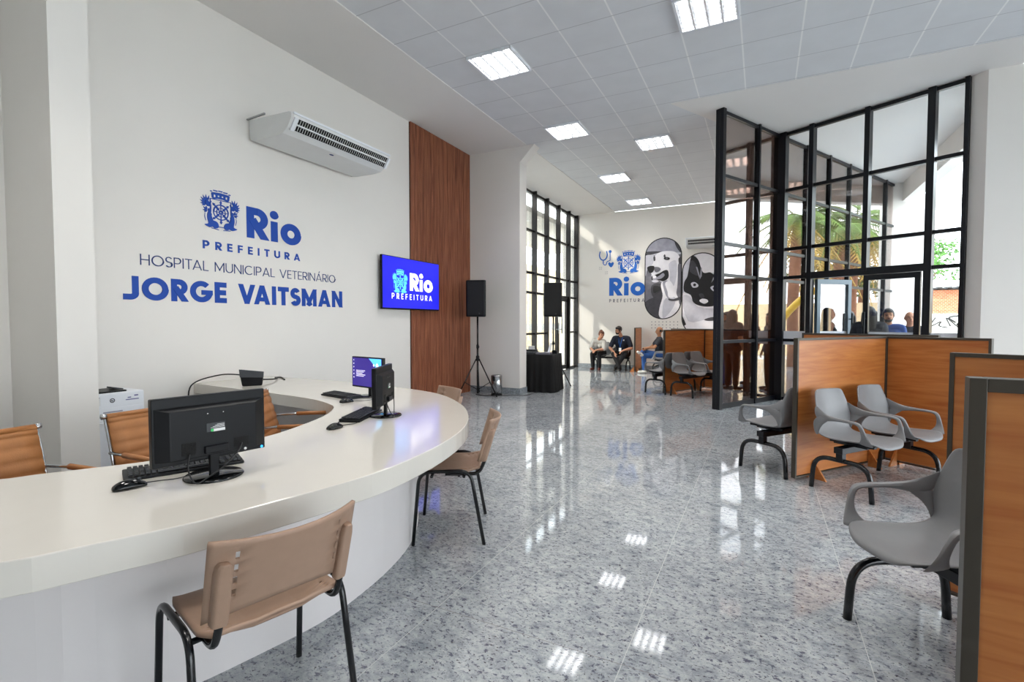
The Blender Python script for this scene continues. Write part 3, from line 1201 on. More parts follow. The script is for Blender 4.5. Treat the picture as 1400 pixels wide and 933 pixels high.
tag(put_polys('heart_decal', [hp], V(-4.13, YB, 3.16), UX, UZ, M['dblue']), 'small blue heart decal under the stethoscope drawing', 'wall decal')
for nm, x, z, w in (('dot_decal', -4.5, 3.02, 'upper of the two tiny dot clusters under the stethoscope'), ('dot_decal', -4.31, 2.87, 'lower of the two tiny dot clusters beside the Rio lettering')):
    P = []
    for i in range(3):
        for j in range(3):
            cx, cz = x + i * .035, z + j * .035
            P.append([(cx, cz), (cx + .012, cz), (cx + .012, cz + .012), (cx, cz + .012)])
    tag(put_polys(nm, P, V(0, YB, 0), UX, UZ, M['m45']), w, 'wall decal')
P = []
for i in range(8):
    for j in range(3):
        P += [crom2([(-2.9 + i * .104 + .013 * math.cos(k * PI / 3), 1.24 + j * .088 + .016 * math.sin(k * PI / 3)) for k in range(6)], 1)]
tag(put_polys('dot_grid_decal', P, V(0, YB, 0), UX, UZ, M['m45']), 'grid of small grey dots below the dog mural', 'wall decal')


def capsule_poly(cx, z0, z1, r, n=18):
    out = []
    for k in range(n + 1):
        a = PI * k / n
        out.append((cx + r * math.cos(a), z1 - r + r * math.sin(a)))
    for k in range(n + 1):
        a = PI + PI * k / n
        out.append((cx + r * math.cos(a), z0 + r + r * math.sin(a)))
    return out


def clip_to_capsule(poly, cx, z0, z1, r):
    cl = capsule_poly(cx, z0, z1, r)
    out = poly
    N = len(cl)
    for i in range(N):
        a, b = cl[i], cl[(i + 1) % N]
        if abs(a[0] - b[0]) + abs(a[1] - b[1]) < 1e-9:
            continue
        nw = []
        ins = lambda p: (b[0] - a[0]) * (p[1] - a[1]) - (b[1] - a[1]) * (p[0] - a[0]) >= -1e-9
        for j in range(len(out)):
            p, q = out[j], out[(j + 1) % len(out)]
            ip, iq = ins(p), ins(q)
            if ip:
                nw.append(p)
            if ip != iq:
                d1 = (b[0] - a[0]) * (p[1] - a[1]) - (b[1] - a[1]) * (p[0] - a[0])
                d2_ = (b[0] - a[0]) * (q[1] - a[1]) - (b[1] - a[1]) * (q[0] - a[0])
                t = d1 / (d1 - d2_)
                nw.append((p[0] + (q[0] - p[0]) * t, p[1] + (q[1] - p[1]) * t))
        out = nw
        if len(out) < 3:
            return None
    return out


def mural(name, label, cx, z0, z1, r, layers, sx, zoff):
    t = thing(name, label, 'wall mural', (cx, YB, z0))
    loc = lambda q: [(x - cx, z - z0) for x, z in q]
    put_polys('border', [loc(capsule_poly(cx, z0 - .02, z1 + .02, r + .02))], V(0, 0, 0), UX, UZ, M['m10'], t, 0, .004)
    ri = r - .008
    mb = MB()
    mats = []
    for k, (m, pts, sm) in enumerate([('m80', None, 0)] + layers):
        if M[m] not in mats:
            mats.append(M[m])
        mb.cur = mats.index(M[m])
        q = capsule_poly(cx, z0 + .008, z1 - .008, ri) if pts is None else [(cx + (x - sx[0]) * sx[1], z1 - (y - zoff) * sx[1]) for x, y in (crom2(pts, sm) if sm else pts)]
        if pts is not None:
            q = clip_to_capsule(q, cx, z0 + .008, z1 - .008, ri)
            if not q:
                continue
        mb.prism(loc(q), V(0, 0, 0), UX, UZ, .004, .0055 + k * .0012)
    obj('print', mb, mats, t)


def circ(cx, cy, rx, ry, n=14, rot=0.):
    return [(cx + rx * math.cos(2 * PI * k / n) * math.cos(rot) - ry * math.sin(2 * PI * k / n) * math.sin(rot), cy + rx * math.cos(2 * PI * k / n) * math.sin(rot) + ry * math.sin(2 * PI * k / n) * math.cos(rot)) for k in range(n)]


# dog print, drawn in a frame 304 wide (centre x=790) by 684 high starting at y=100
dog = [
    ('m60', [(630, 90), (960, 90), (960, 230), (630, 215)], 0),
    ('m25', [(630, 205), (720, 205), (790, 212), (700, 232), (630, 240)], 0),
    ('m45', [(630, 240), (720, 240), (700, 300), (690, 420), (780, 480), (800, 640), (770, 800), (630, 800)], 0),
    ('m80', [(640, 240), (700, 238), (715, 262), (700, 330), (655, 360), (640, 420), (630, 300)], 3),
    ('m25', [(700, 500), (770, 490), (800, 560), (790, 640), (720, 620), (690, 560)], 4),
    ('m25', [(640, 650), (760, 600), (790, 660), (760, 800), (640, 760)], 3),
    ('m25', [(885, 135), (910, 150), (945, 220), (930, 225), (900, 180)], 3),
    ('m45', [(900, 250), (950, 240), (950, 700), (900, 620), (915, 400)], 0),
    ('m95', [(730, 238), (770, 215), (830, 210), (890, 222), (925, 260), (930, 300), (915, 340), (915, 420), (912, 520), (905, 580), (925, 640), (920, 760), (840, 800), (765, 780), (765, 700), (790, 600), (775, 520), (780, 480), (800, 470), (838, 440), (830, 390), (790, 385), (720, 430), (690, 400), (660, 370), (660, 340), (700, 320), (715, 270)], 4),
    ('m80', [(840, 320), (900, 300), (905, 420), (880, 520), (850, 480), (850, 400)], 4),
    ('m80', [(800, 640), (860, 610), (900, 620), (880, 700), (820, 780), (790, 780)], 3),
    ('m60', [(790, 480), (840, 470), (870, 540), (850, 620), (820, 600), (800, 540)], 4),
    ('m95', [(810, 490), (850, 470), (890, 540), (880, 610), (840, 610), (830, 560)], 4),
    ('m25', [(920, 280), (945, 270), (950, 320), (925, 325)], 3),
    ('m10', [(655, 345), (680, 332), (712, 335), (718, 355), (705, 385), (680, 395), (662, 372)], 4),
    ('m10', [(705, 420), (760, 400), (800, 378), (830, 378), (838, 420), (825, 455), (790, 470), (760, 462), (740, 478), (705, 470), (692, 440)], 4),
    ('m60', [(705, 430), (745, 430), (790, 400), (805, 420), (780, 445), (740, 455), (710, 462)], 4),
    ('m95', [(703, 425), (720, 415), (735, 428), (728, 442), (708, 440)], 3),
    ('m80', [(696, 462), (730, 458), (758, 466), (740, 478), (708, 476)], 3),
    ('m25', [(708, 255), (722, 252), (724, 285), (712, 290)], 3),
    ('m10', circ(822, 275, 26, 13, 12, .1), 0),
    ('m45', circ(822, 274, 11, 7, 10), 0),
    ('m25', [(795, 250), (806, 238), (812, 262), (800, 264)], 3),
    ('m45', [(720, 345), (760, 350), (770, 370), (740, 390), (720, 380)], 3),
    ('m10', [(712, 510), (770, 520), (765, 550), (715, 572)], 3),
    ('m25', [(840, 622), (880, 628), (930, 612), (945, 618), (935, 636), (880, 645), (845, 638)], 3),
]
mural('dog_mural', 'pill shaped black and white photo mural of a pale dog', -2.595, 1.51, 3.83, .505, dog, (790, .00332), 98)
cat = [
    ('m95', [(1040, 225), (1240, 225), (1290, 400), (1110, 395), (1060, 260)], 0),
    ('m95', [(950, 560), (1010, 540), (1300, 560), (1300, 900), (960, 900)], 0),
    ('m80', [(950, 600), (1010, 590), (1080, 680), (1240, 690), (1300, 640), (1300, 760), (1140, 790), (1000, 800)], 3),
    ('m25', [(1170, 225), (1235, 235), (1260, 275), (1230, 270), (1190, 245)], 3),
    ('m10', [(990, 420), (1005, 330), (1018, 260), (1045, 250), (1080, 290), (1115, 390), (1170, 392), (1205, 410), (1245, 360), (1300, 300), (1330, 380), (1340, 620), (1250, 660), (1170, 680), (1090, 670), (1040, 640), (1020, 580), (965, 545), (965, 470)], 4),
    ('m25', [(1010, 300), (1040, 290), (1075, 360), (1085, 420), (1010, 380)], 3),
    ('m60', [(1058, 340), (1070, 345), (1090, 420), (1088, 440), (1075, 400)], 0),
    ('m60', [(1098, 350), (1106, 352), (1106, 420), (1090, 450)], 0),
    ('m60', [(1240, 400), (1195, 440), (1182, 480), (1200, 455), (1245, 415)], 0),
    ('m80', [(1020, 480), (1050, 470), (1080, 495), (1070, 515), (1035, 515)], 3),
    ('m10', circ(1050, 494, 12, 12), 0),
    ('m80', [(1175, 520), (1205, 505), (1240, 520), (1235, 545), (1200, 552)], 3),
    ('m10', circ(1206, 527, 12, 12), 0),
    ('m95', [(1090, 625), (1115, 612), (1150, 620), (1158, 640), (1130, 655), (1100, 642)], 3),
    ('m25', [(1085, 575), (1115, 570), (1130, 600), (1105, 610)], 3),
    ('m10', [(955, 760), (985, 830), (960, 850)], 0),
    ('m25', [(1130, 790), (1180, 770), (1260, 765), (1260, 790), (1170, 800)], 3),
    ('m95', [(1100, 840), (1130, 805), (1200, 805), (1260, 830), (1260, 900), (1090, 900)], 3),
]
mural('cat_mural', 'pill shaped black and white photo mural of a tuxedo cat', -1.54, 1.02, 3.34, .51, cat, (1105, .00332), 228)

# ================================================================= RECEPTION COUNTER
outer = [(-5.3, 3.97), (-5.07, 3.97), (-3.92, 3.97), (-3.02, 3.81), (-2.53, 3.63), (-2.07, 3.25), (-1.76, 2.85), (-1.59, 2.51), (-1.50, 2.20), (-1.46, 1.96), (-1.44, 1.70),
         (-1.455, 1.505), (-1.50, 1.29), (-1.55, 1.09), (-1.615, .88), (-1.68, .75), (-1.785, .54), (-2.08, .22), (-2.53, -.13), (-3.02, -.30), (-3.92, -.45), (-5.3, -.47)]
inner = [(-5.3, 3.13), (-5.18, 3.124), (-4.0, 3.02), (-3.34, 2.93), (-2.99, 2.80), (-2.83, 2.68), (-2.65, 2.42), (-2.505, 2.05), (-2.455, 1.82), (-2.46, 1.5), (-2.49, 1.28), (-2.60, 1.09),
         (-2.70, .93), (-2.74, .85), (-2.95, .68), (-3.34, .55), (-4.0, .47), (-5.3, .38)]


def smooth_open(pts, n=5):
    return [(p.x, p.y) for p in crom(pts, n, False)]


def strip_prism(mb, A, B, z0, z1):
    """closed ring solid between two polylines with equal counts"""
    n = len(A)
    secs = [[V(A[i][0], A[i][1], z0), V(A[i][0], A[i][1], z1), V(B[i][0], B[i][1], z1), V(B[i][0], B[i][1], z0)] for i in range(n)]
    mb.loft(secs)


def resample(pts, n):
    P = [Vector(p) for p in pts]
    d = [0]
    for i in range(1, len(P)):
        d.append(d[-1] + (P[i] - P[i - 1]).length)
    out = []
    j = 0
    for k in range(n):
        t = d[-1] * k / (n - 1)
        while j < len(P) - 2 and d[j + 1] < t:
            j += 1
        f = (t - d[j]) / max(1e-9, d[j + 1] - d[j])
        out.append(tuple(P[j].lerp(P[j + 1], min(1, max(0, f)))))
    return out


oo, ii = resample(smooth_open(outer), 90), resample(smooth_open(inner), 90)


def inset(pts, d):
    out = []
    for i in range(len(pts)):
        a, b = Vector(pts[max(0, i - 1)]), Vector(pts[min(len(pts) - 1, i + 1)])
        t = (b - a).normalized()
        out.append(tuple(Vector(pts[i]) + Vector((t.y, -t.x)) * d))
    return out


ct = thing('reception_counter', 'large curved cream reception counter attached to the left wall', 'reception counter', (0, 0, 0))
mb = MB()
strip_prism(mb, oo, ii, .65, .75)
obj('worktop', mb, M['counter'], ct, bevel=.004)
bo = inset(oo, .35)
bo = [(max(x, XW), y) for x, y in bo]
bi = inset(oo, .40)
bi = [(max(x, XW), y) for x, y in bi]
mb = MB()
strip_prism(mb, bo, bi, 0, .65)
obj('front_panel', mb, M['cbase'], ct, smooth=False)

# ---------------------------------------------------------------- stackable plastic chair
def plastic_chair(label, loc, rz):
    t = thing('plastic_chair', label, 'chair', loc, rz, 'beige chairs around the counter')
    us = [-.222, -.205, -.158, -.148, -.11, -.06, 0, .06, .11, .148, .158, .205, .222]
    vs = [0, .02, .045, .06, .09, .105, .135, .15, .18, .195, .225, .245, .26]

    def back(i, j):
        u, v = us[i], vs[j]
        z = .515 + v * 1.0
        rise = .012 * (1 - (u / .215) ** 2) * (v / .26)
        low = -.0 - .02 * (1 - (u / .215) ** 2) * (1 - v / .26) * -1
        return V(u, -.235 - .30 * v + .055 * (u / .2) ** 2 - .02, z - rise * .6 + .040 * (1 - (u / .222) ** 2) * (1 - v / .26))
    mb = MB().grid(12, 12, back, lambda i, j: i in (2, 9) and j in (3, 5, 7, 9))
    bk = obj('backrest', mb, M['beige'], t, True, solid=.012)
    for s in (-1, 1):
        mb = MB()
        secs = []
        for z, w in ((.508, .020), (.52, .022), (.675, .022), (.70, .018), (.712, .012)):
            v = (z - .515)
            y = -.255 - .30 * v + .052
            q_ = [V(.187 - w, y - .010, z), V(.187 + w, y + .004, z), V(.187 + w, y - .026, z), V(.187 + w * .7, y - .036, z), V(.187 - w * .7, y - .042, z), V(.187 - w, y - .034, z)]
            secs.append([V(s * p_.x, p_.y, p_.z) for p_ in q_])
        mb.loft(secs)
        obj('sleeve', mb, M['beige'], bk, False, bevel=.005)
    su = [-.215, -.2, -.185, -.172, -.12, -.08, -.076, 0, .076, .08, .12, .172, .185, .2, .215]
    sv = [-.20, -.19, -.17, -.155, -.14, -.125, -.11, -.095, -.05, 0, .06, .12, .165, .19, .205]


    def seat(i, j):
        u, v = su[i], sv[j]
        k = 1 - .12 * max(0, (v - .1) / .1) ** 2 - .10 * max(0, (-v - .1) / .1) ** 2
        edge = -.03 * max(0, (v - .14) / .065) ** 2
        z = .452 + edge - .018 * (1 - (u / .215) ** 2) * (1 - abs(v) / .3) + .02 * max(0, (-v - .12) / .08)
        if abs(u) in (.076, .08):
            z -= .003
        if j in (3, 5, 7, 9, 11) and abs(u) < .13:
            z -= .005
        return V(u * k, v - .03 * (1 - (u / .2) ** 2) * (abs(v) < .18), z)
    mb = MB().grid(14, 14, seat, lambda i, j: i in (2, 11) and j in (2, 4, 6))
    obj('seat', mb, M['beige'], t, True, solid=.014)
    for s in (-1, 1):
        pts = fillet([(s * .245, .215, 0), (s * .238, .175, .455), (s * .238, -.14, .462), (s * .25, -.225, 0)], .075, 8)
        obj('leg_frame', MB().tube(pts, .0115, 10), M['blktube'], t, True)
    for s in (-1, 1):
        mb = MB()
        pts = fillet([(s * .19, .02, .428), (s * .19, -.19, .428), (s * .187, -.226, .50), (s * .187, -.266, .66)], .05, 6)
        mb.tube(pts, .0115, 10)
        obj('back_support', mb, M['blktube'], t, True)
    mb = MB().tube([(-.235, .10, .425), (.235, .10, .425)], .010, 8).tube([(-.235, -.10, .425), (.235, -.10, .425)], .010, 8)
    obj('crossbar', mb, M['blktube'], t, True)
    return t


pc = plastic_chair('beige plastic chair with black legs closest to camera, its back to us', (-1.55, 1.11, 0), face_rz((-.965, .26)))
dup(pc, (-1.845, 2.76, 0), face_rz((-.875, -.48)), 'beige plastic chair seen side on, pulled up to the curve of the counter')
dup(pc, (-2.74, 3.66, 0), face_rz((-.48, -.88)), 'beige plastic chair mostly hidden behind the far side of the counter')

# ---------------------------------------------------------------- grey beam seating
def shell_mesh():
    prof = [(.288, .405), (.282, .428), (.25, .441), (.16, .440), (.04, .428), (-.08, .424), (-.15, .438), (-.195, .48), (-.215, .54), (-.232, .61), (-.25, .68), (-.268, .75), (-.280, .795), (-.284, .815)]
    hw = [.15, .19, .215, .225, .225, .225, .225, .228, .232, .235, .222, .205, .19, .165]
    nu = 10

    def f(i, j):
        u = -1 + 2 * i / nu
        y, z = prof[j]
        x = u * hw[j]
        back = max(0, min(1, (z - .46) / .12))
        y += back * .055 * u * u
        if j <= 6:
            z += .018 * u ** 4
        if j <= 2:
            y -= .03 * u ** 4
        return V(x, y, z)
    return MB().grid(nu, len(prof) - 1, f)


def arm_mesh(s):
    # (y, z, in-plane width, lateral x, lateral thickness)
    arm = [(-.198, .690, .020, .216, .008), (-.188, .664, .050, .222, .010), (-.168, .634, .085, .230, .012), (-.135, .613, .090, .240, .016), (-.09, .609, .062, .249, .024), (-.03, .611, .038, .258, .034), (.04, .612, .026, .265, .044), (.130, .610, .025, .268, .046),
           (.160, .604, .028, .268, .042), (.178, .586, .032, .267, .034), (.190, .55, .038, .262, .024), (.198, .51, .048, .254, .018), (.200, .476, .075, .242, .014), (.198, .452, .11, .228, .012), (.196, .434, .13, .214, .010)]
    gus = [(-.178, .452, .030, .224, .010), (-.184, .50, .052, .229, .010), (-.176, .552, .095, .234, .012), (-.138, .590, .085, .242, .016), (-.06, .608, .026, .254, .020)]
    mb = MB()
    for path in (arm, gus):
        secs = []
        for i, (y, z, w, x, tx) in enumerate(path):
            a, b = path[max(0, i - 1)], path[min(len(path) - 1, i + 1)]
            t = Vector((b[0] - a[0], b[1] - a[1])).normalized()
            n = Vector((-t.y, t.x))
            q = []
            for sn, sx in ((-1, -1), (1, -1), (1, 1), (-1, 1)):
                q.append(V(s * (x + sx * tx / 2), y + n.x * sn * w / 2, z + n.y * sn * w / 2))
            secs.append(q)
        mb.loft(secs)
    return mb


SH, ARM = shell_mesh(), (arm_mesh(-1), arm_mesh(1))


def beam_seat(label, loc, rz, n=2, sp=.6, group='grey beam seats'):
    t = thing('beam_seating', label, 'waiting seats', loc, rz, group)
    half = .5 * (n - 1) / 1
    sh0 = None
    for k in range(n):
        x = (k - (n - 1) / 2) * sp
        if sh0 is None:
            sh = obj('seat_shell', SH, M['grey'], t, True, solid=.012, sub=1)
            for a_ in ARM:
                obj('armrest', a_, M['grey'], sh, True, sub=1, bevel=.003)
            br = MB().box((-.10, -.12, .385), (.10, .14, .415)).box((-.12, -.14, .40), (-.08, .2, .42)).box((.08, -.14, .40), (.12, .2, .42))
            obj('bracket', br, M['black'], sh, bevel=.003)
            sh.location = (x, 0, 0)
            sh0 = sh
        else:
            c = dup(sh0, (x, 0, 0), 0)
            c.parent = t
    e = .5 + (n - 2) * .3
    mb = MB().box((-e - .04, -.035, .335), (e + .04, .035, .385))
    obj('beam', mb, M['black'], t, bevel=.004)
    for s in (-1, 1):
        x = s * e
        pts = fillet([(x, -.235, 0), (x, -.215, .275), (x, .215, .275), (x, .235, 0)], .13, 9)
        lg_ = obj('leg', MB().tube(pts, .0185, 12), M['blktube'], t, True)
        obj('leg_post', MB().box((x - .025, -.025, .27), (x + .025, .025, .345)), M['black'], lg_)
    return t


al, nn = V(.602, .799, 0), V(.799, -.602, 0)
P1s = V(.26, 4.93, 0)
c = P1s + al * .52 + nn * .385
bs = beam_seat('pair of grey beam seats with arms in front of the large wooden partition', c, face_rz(nn))
c = P1s + al * .50 - nn * .30
dup(bs, c, face_rz(-nn), 'grey beam seat poking out left from behind the partition near the glass screen')
fd = V(-.888, -.46, 0)
bdr = V(.46, -.888, 0)
c = V(.815, 2.398, 0)
dup(bs, c, face_rz(fd), 'grey beam seats closest to camera, half hidden by the nearest partition')
alb, nb = V(.438, .899, 0), V(.899, -.438, 0)
Pas = V(-1.68, 9.83, 0)
c = Pas + alb * .52 + nb * .385
dup(bs, c, face_rz(nb), 'pair of grey beam seats against the far wooden partition, left of the glass screen')
c = Pas + alb * .50 - nb * .19
dup(bs, c, face_rz(-nb), 'grey beam seat on the hidden side of the far partition, one leg showing')
dup(bs, (-3.98, 14.45, 0), face_rz((0, -1)), 'beam seats against the back wall holding the two chatting people')
dup(bs, (-2.40, 13.75, 0), face_rz((-.98, -.2)), 'beam seats near the back wall holding the person in blue jeans')


# ---------------------------------------------------------------- wooden partitions
def partition(label, p, d, L, h=1.25, fw=.021, feet=(.18, .8), fside=1, cat='partition', th=.04):
    rz = math.atan2(d[1], d[0])
    t = thing('partition_screen', label, cat, (p[0], p[1], 0), rz, 'wooden partition screens')
    g = .03
    obj('board', MB().box((fw, -th / 2 + .006, g + fw), (L - fw, th / 2 - .006, h - fw)), M['wood'], t)
    mb = MB().box((0, -th / 2, g), (fw, th / 2, h)).box((L - fw, -th / 2, g), (L, th / 2, h)).box((fw, -th / 2, h - fw), (L - fw, th / 2, h)).box((fw, -th / 2, g), (L - fw, th / 2, g + fw * .6))
    obj('frame', mb, M['frame'], t, bevel=.002)
    for f in feet:
        mb = MB()
        for s in (-1, 1):
            mb.prism([(0, 0), (.12, 0), (0, .17)], (f * L, s * th / 2, 0), (0, s, 0), UZ, -.008, .008)
        obj('foot', mb, M['wood'], t)
    return t


partition('wooden partition behind the pair of grey seats, angled left', P1s, al, 1.37)
partition('wooden partition joined at the corner and running to the right', P1s + al * 1.395, nn, .80, feet=(.15,))
partition('wooden partition of which only a pale top edge shows behind the corner', V(.45, 7.1, 0), V(.82, -.573, 0), 1.37, h=1.26)
partition('wooden partition second closest to camera, at the right edge', V(.84, 3.18, 0), V(.84, -.54, 0), 1.3, h=1.235, feet=(.6,), fw=.02)
partition('wooden partition closest to camera with a wide dark metal frame', V(.445, 1.565, 0), V(.996, -.09, 0), 1.3, h=1.25, feet=(.5,), fw=.032, th=.05)
partition('far wooden partition left of the glass screen, behind two grey seats', Pas, alb, 1.37)
partition('far wooden partition joined at the corner, ending behind the bronze glass', Pas + alb * 1.395, nb, 1.37)
partition('most distant corner partition, only its top edge showing under the cat mural', V(-1.95, 12.4, 0), nb, 1.37)
partition('narrow wooden partition standing out from the back wall beside seated man', V(-3.2, 14.05, 0), V(0, 1, 0), .8, feet=(.08,))

# ================================================================= COUNTER ITEMS
def monitor(label, c, d, face, screen=None, W=.43, H=.265, tilt=0.):
    """c: base centre on worktop; d: unit vector along the screen width; face: side (+1/-1) the screen looks to, local -y is the screen"""
    rz = math.atan2(d[1], d[0])
    t = thing('computer_monitor', label, 'computer monitor', (c[0], c[1], .75), rz)
    z0 = .075
    hs = MB().box((-W / 2, -.012, z0), (W / 2, .018, z0 + H))
    hb = obj('housing', hs, M['blkpl'], t, bevel=.004)
    secs = []
    for y, k in ((.018, 1), (.045, .78)):
        secs.append([V(-W / 2 * k * .97, y, z0 + .02), V(W / 2 * k * .97, y, z0 + .02), V(W / 2 * k * .97, y, z0 + H * (.80 if k < 1 else .86)), V(-W / 2 * k * .97, y, z0 + H * (.80 if k < 1 else .86))])
    obj('back_cover', MB().loft(secs), M['blkpl'], hb, bevel=.003)
    obj('connector_recess', MB().box((-.13, .0455, z0 + .035), (-.07, .047, z0 + .075)), M['cloth'], hb)
    obj('connector_recess', MB().box((.075, .0455, z0 + .035), (.125, .047, z0 + .085)), M['cloth'], hb)
    obj('rating_label', MB().box((-.035, .0455, z0 + .115), (.035, .0465, z0 + .15)), M['darkgrey'], hb)
    mb = MB().box((-.035, .047, z0 + .115), (.01, .0472, z0 + .126))
    for k in range(4):
        mb.box((-.033, .047, z0 + .130 + k * .004), (.02 - k * .008, .0472, z0 + .1315 + k * .004))
    obj('label_print', mb, M['label'], hb)
    obj('green_sticker', MB().lathe([(.006, 0), (.006, .0005)], n=12), M['lgreen'], hb).matrix_local = Matrix.Translation((.014, .0476, z0 + .121)) @ Matrix.Rotation(PI / 2, 4, 'X')
    obj('screw', MB().ell((-.03, .0455, z0 + .19), (.003, .002, .003), 8, 6).ell((.03, .0455, z0 + .19), (.003, .002, .003), 8, 6), M['steel'], hb, True)
    obj('screen', MB().box((-W / 2 + .01, -.0135, z0 + .014), (W / 2 - .01, -.012, z0 + H - .01)), screen or M['blkgl'], hb)
    mb = MB().box((-.018, .012, .01), (.018, .032, z0 + .05))
    st_ = obj('stand_neck', mb, M['blkpl'], t, bevel=.004)
    obj('stand_bracket', MB().box((-.045, .03, z0 + .03), (.045, .06, z0 + .06)), M['blkpl'], t, bevel=.004)
    mb = MB().lathe([(.108, .0), (.11, .004), (.105, .010), (.03, .014), (.0, .015)], (0, .02, 0), 32, False)
    obj('stand_base', mb, M['blkgl'], t, True)
    cab = crom([V(.10, .05, z0 + .04), V(.115, .075, .06), V(.10, .10, .01), (V(.05, .09, .02)), V(-.02, .075, .05), V(-.08, .06, z0 + .02), V(-.10, .05, z0 + .05)], 8, False)
    obj('cable', MB().tube(cab, .003, 6), M['cable'], t, True)
    return t


m1 = monitor('black monitor closest to camera seen from behind on the counter', (-2.03, 1.265), V(.069, .416, 0).normalized() * -1, 1)
obj('indicator_light', MB().ell((-.185, .047, .09), (.006, .003, .006), 10, 6), M['lblue'], m1, True)
obj('indicator_sticker', MB().ell((-.115, .047, .095), (.006, .003, .006), 10, 6), M['label'], m1, True)
monitor('black monitor seen almost edge on beside the mouse and keyboard', (-2.30, 2.61), V(.45, -.89, 0), 1)
# third monitor: screen towards the camera -> local -y must look to (-.2,-.97)
m3 = monitor('monitor with a lit purple and blue screen at the far end of the counter', (-3.0, 3.23), V(.97, -.2, 0).normalized(), 1, M['scrp'])
W, H, z0 = .43, .265, .075
sc = MB()
sc.prism([(.03, .255), (.20, .255), (.20, .02), (.165, .02), (.165, .10), (.12, .14), (.12, .19)], (0, -.0137, z0), UX, UZ, 0, .0004)
obj('screen_graphic', sc, M['scrc'], m3)
sc = MB()
for p in ((.145, .20, .02), (.10, .20, .012), (.145, .115, .016), (.15, .05, .02)):
    sc.prism([(p[0] - p[2], p[1]), (p[0], p[1] - p[2]), (p[0] + p[2], p[1]), (p[0], p[1] + p[2])], (0, -.0142, z0), UX, UZ, 0, .0004)
for k in range(5):
    sc.prism([(-.15, .145 - k * .012), (-.02 - (k % 3) * .02, .145 - k * .012), (-.02 - (k % 3) * .02, .149 - k * .012), (-.15, .149 - k * .012)], (0, -.0142, z0), UX, UZ, 0, .0004)
for k in range(6):
    sc.prism([(-.19, .23 - k * .03), (-.18, .23 - k * .03), (-.18, .24 - k * .03), (-.19, .24 - k * .03)], (0, -.0142, z0), UX, UZ, 0, .0004)
obj('screen_icons', sc, M['scrw'], m3)


def keyboard(label, c, d):
    t = thing('keyboard', label, 'keyboard', (c[0], c[1], .75), math.atan2(d[1], d[0]), 'keyboards on the counter')
    L_, W_ = .43, .135
    mb = MB().loft([[V(x, -W_ / 2, 0), V(x, W_ / 2, 0), V(x, W_ / 2, .022), V(x, -W_ / 2, .012)] for x in (-L_ / 2, L_ / 2)])
    obj('housing', mb, M['blkpl'], t, bevel=.004)
    mb = MB()
    for r in range(6):
        y = -.05 + r * .0195
        x = -.2
        while x < .195:
            w = .0165
            if r == 0 and -.12 < x < .0:
                w = .1
            if abs(x - .088) < .009 or abs(x - .135) < .006:
                x += .012
                continue
            mb.obox((x + w / 2, y, .0205 + r * .0016), (w - .0025, .016, .007))
            x += w + .0028
    obj('keys', mb, M['keyc'], t)
    return t


def mouse(label, c, d):
    t = thing('computer_mouse', label, 'computer mouse', (c[0], c[1], .75), math.atan2(d[1], d[0]), 'mice on the counter')
    mb = MB()
    secs = []
    for x, w, h in ((-.055, .012, .012), (-.05, .024, .022), (-.03, .030, .034), (0, .031, .038), (.03, .029, .03), (.05, .022, .018), (.056, .01, .008)):
        secs.append([V(x, w * math.cos(a), max(0, h * math.sin(a))) for a in [PI * k / 8 for k in range(9)]])
    mb.loft(secs)
    obj('body', mb, M['blkgl'], t, True, sub=1)
    obj('scroll_wheel', MB().ell((.03, 0, .031), (.008, .003, .006), 10, 6), M['darkgrey'], t, True)
    cb = crom([V(.05, 0, .01), V(.10, .01, .004), V(.16, -.01, .004), V(.22, .02, .004)], 6, False)
    obj('cable', MB().tube(cb, .002, 6), M['cable'], t, True)
    return t


keyboard('black keyboard lying behind the closest monitor', (-2.22, 1.27), V(.17, .39, 0))
keyboard('black keyboard lying in front of the edge on monitor', (-2.41, 2.53), V(-.38, .92, 0))
keyboard('black keyboard lying before the lit purple screen', (-3.21, 3.13), V(.96, -.22, 0))
mouse('black mouse left of the closest monitor', (-2.145, 1.02), V(.25, .97, 0))
mouse('black mouse in front of the edge on monitor', (-2.27, 2.16), V(.0, 1, 0))
mouse('small black mouse below the lit purple screen', (-2.94, 2.92), V(.5, .85, 0))

# black pouch and its cable on the far arm of the counter
t = thing('black_pouch', 'small black pouch standing on the far arm of the counter', 'pouch', (-4.60, 3.30, .75), .9)
mb = MB().loft([[V(-.09, -.05, 0), V(.09, -.05, 0), V(.09, .05, 0), V(-.09, .05, 0)], [V(-.105, -.055, .09), V(.10, -.055, .08), V(.10, .045, .08), V(-.105, .045, .10)], [V(-.115, -.035, .165), V(.105, -.035, .135), V(.10, .02, .135), V(-.11, .02, .165)]])
obj('body', mb, M['blkpl'], t, bevel=.012)
obj('flap', MB().loft([[V(-.108, -.060, .09), V(.103, -.060, .08), V(.103, -.054, .08), V(-.108, -.054, .09)], [V(-.116, -.038, .168), V(.107, -.038, .138), V(.107, -.030, .139), V(-.116, -.030, .169)]]), M['darkgrey'], t, bevel=.003)
cb = crom([V(-5.2, 3.02, .5), V(-5.22, 3.06, .74), V(-5.1, 3.25, .83), V(-4.9, 3.35, .84), V(-4.7, 3.42, .80), V(-4.72, 3.6, .775), V(-4.85, 3.78, .76), V(-4.98, 3.86, .757), V(-4.93, 3.90, .757), V(-4.7, 3.76, .757)], 8, False)
tag(obj('power_cable', MB().tube(cb, .007, 8), M['cable'], None, True), 'black cable looping over the back edge of the counter by the wall', 'cable')
mb = MB()
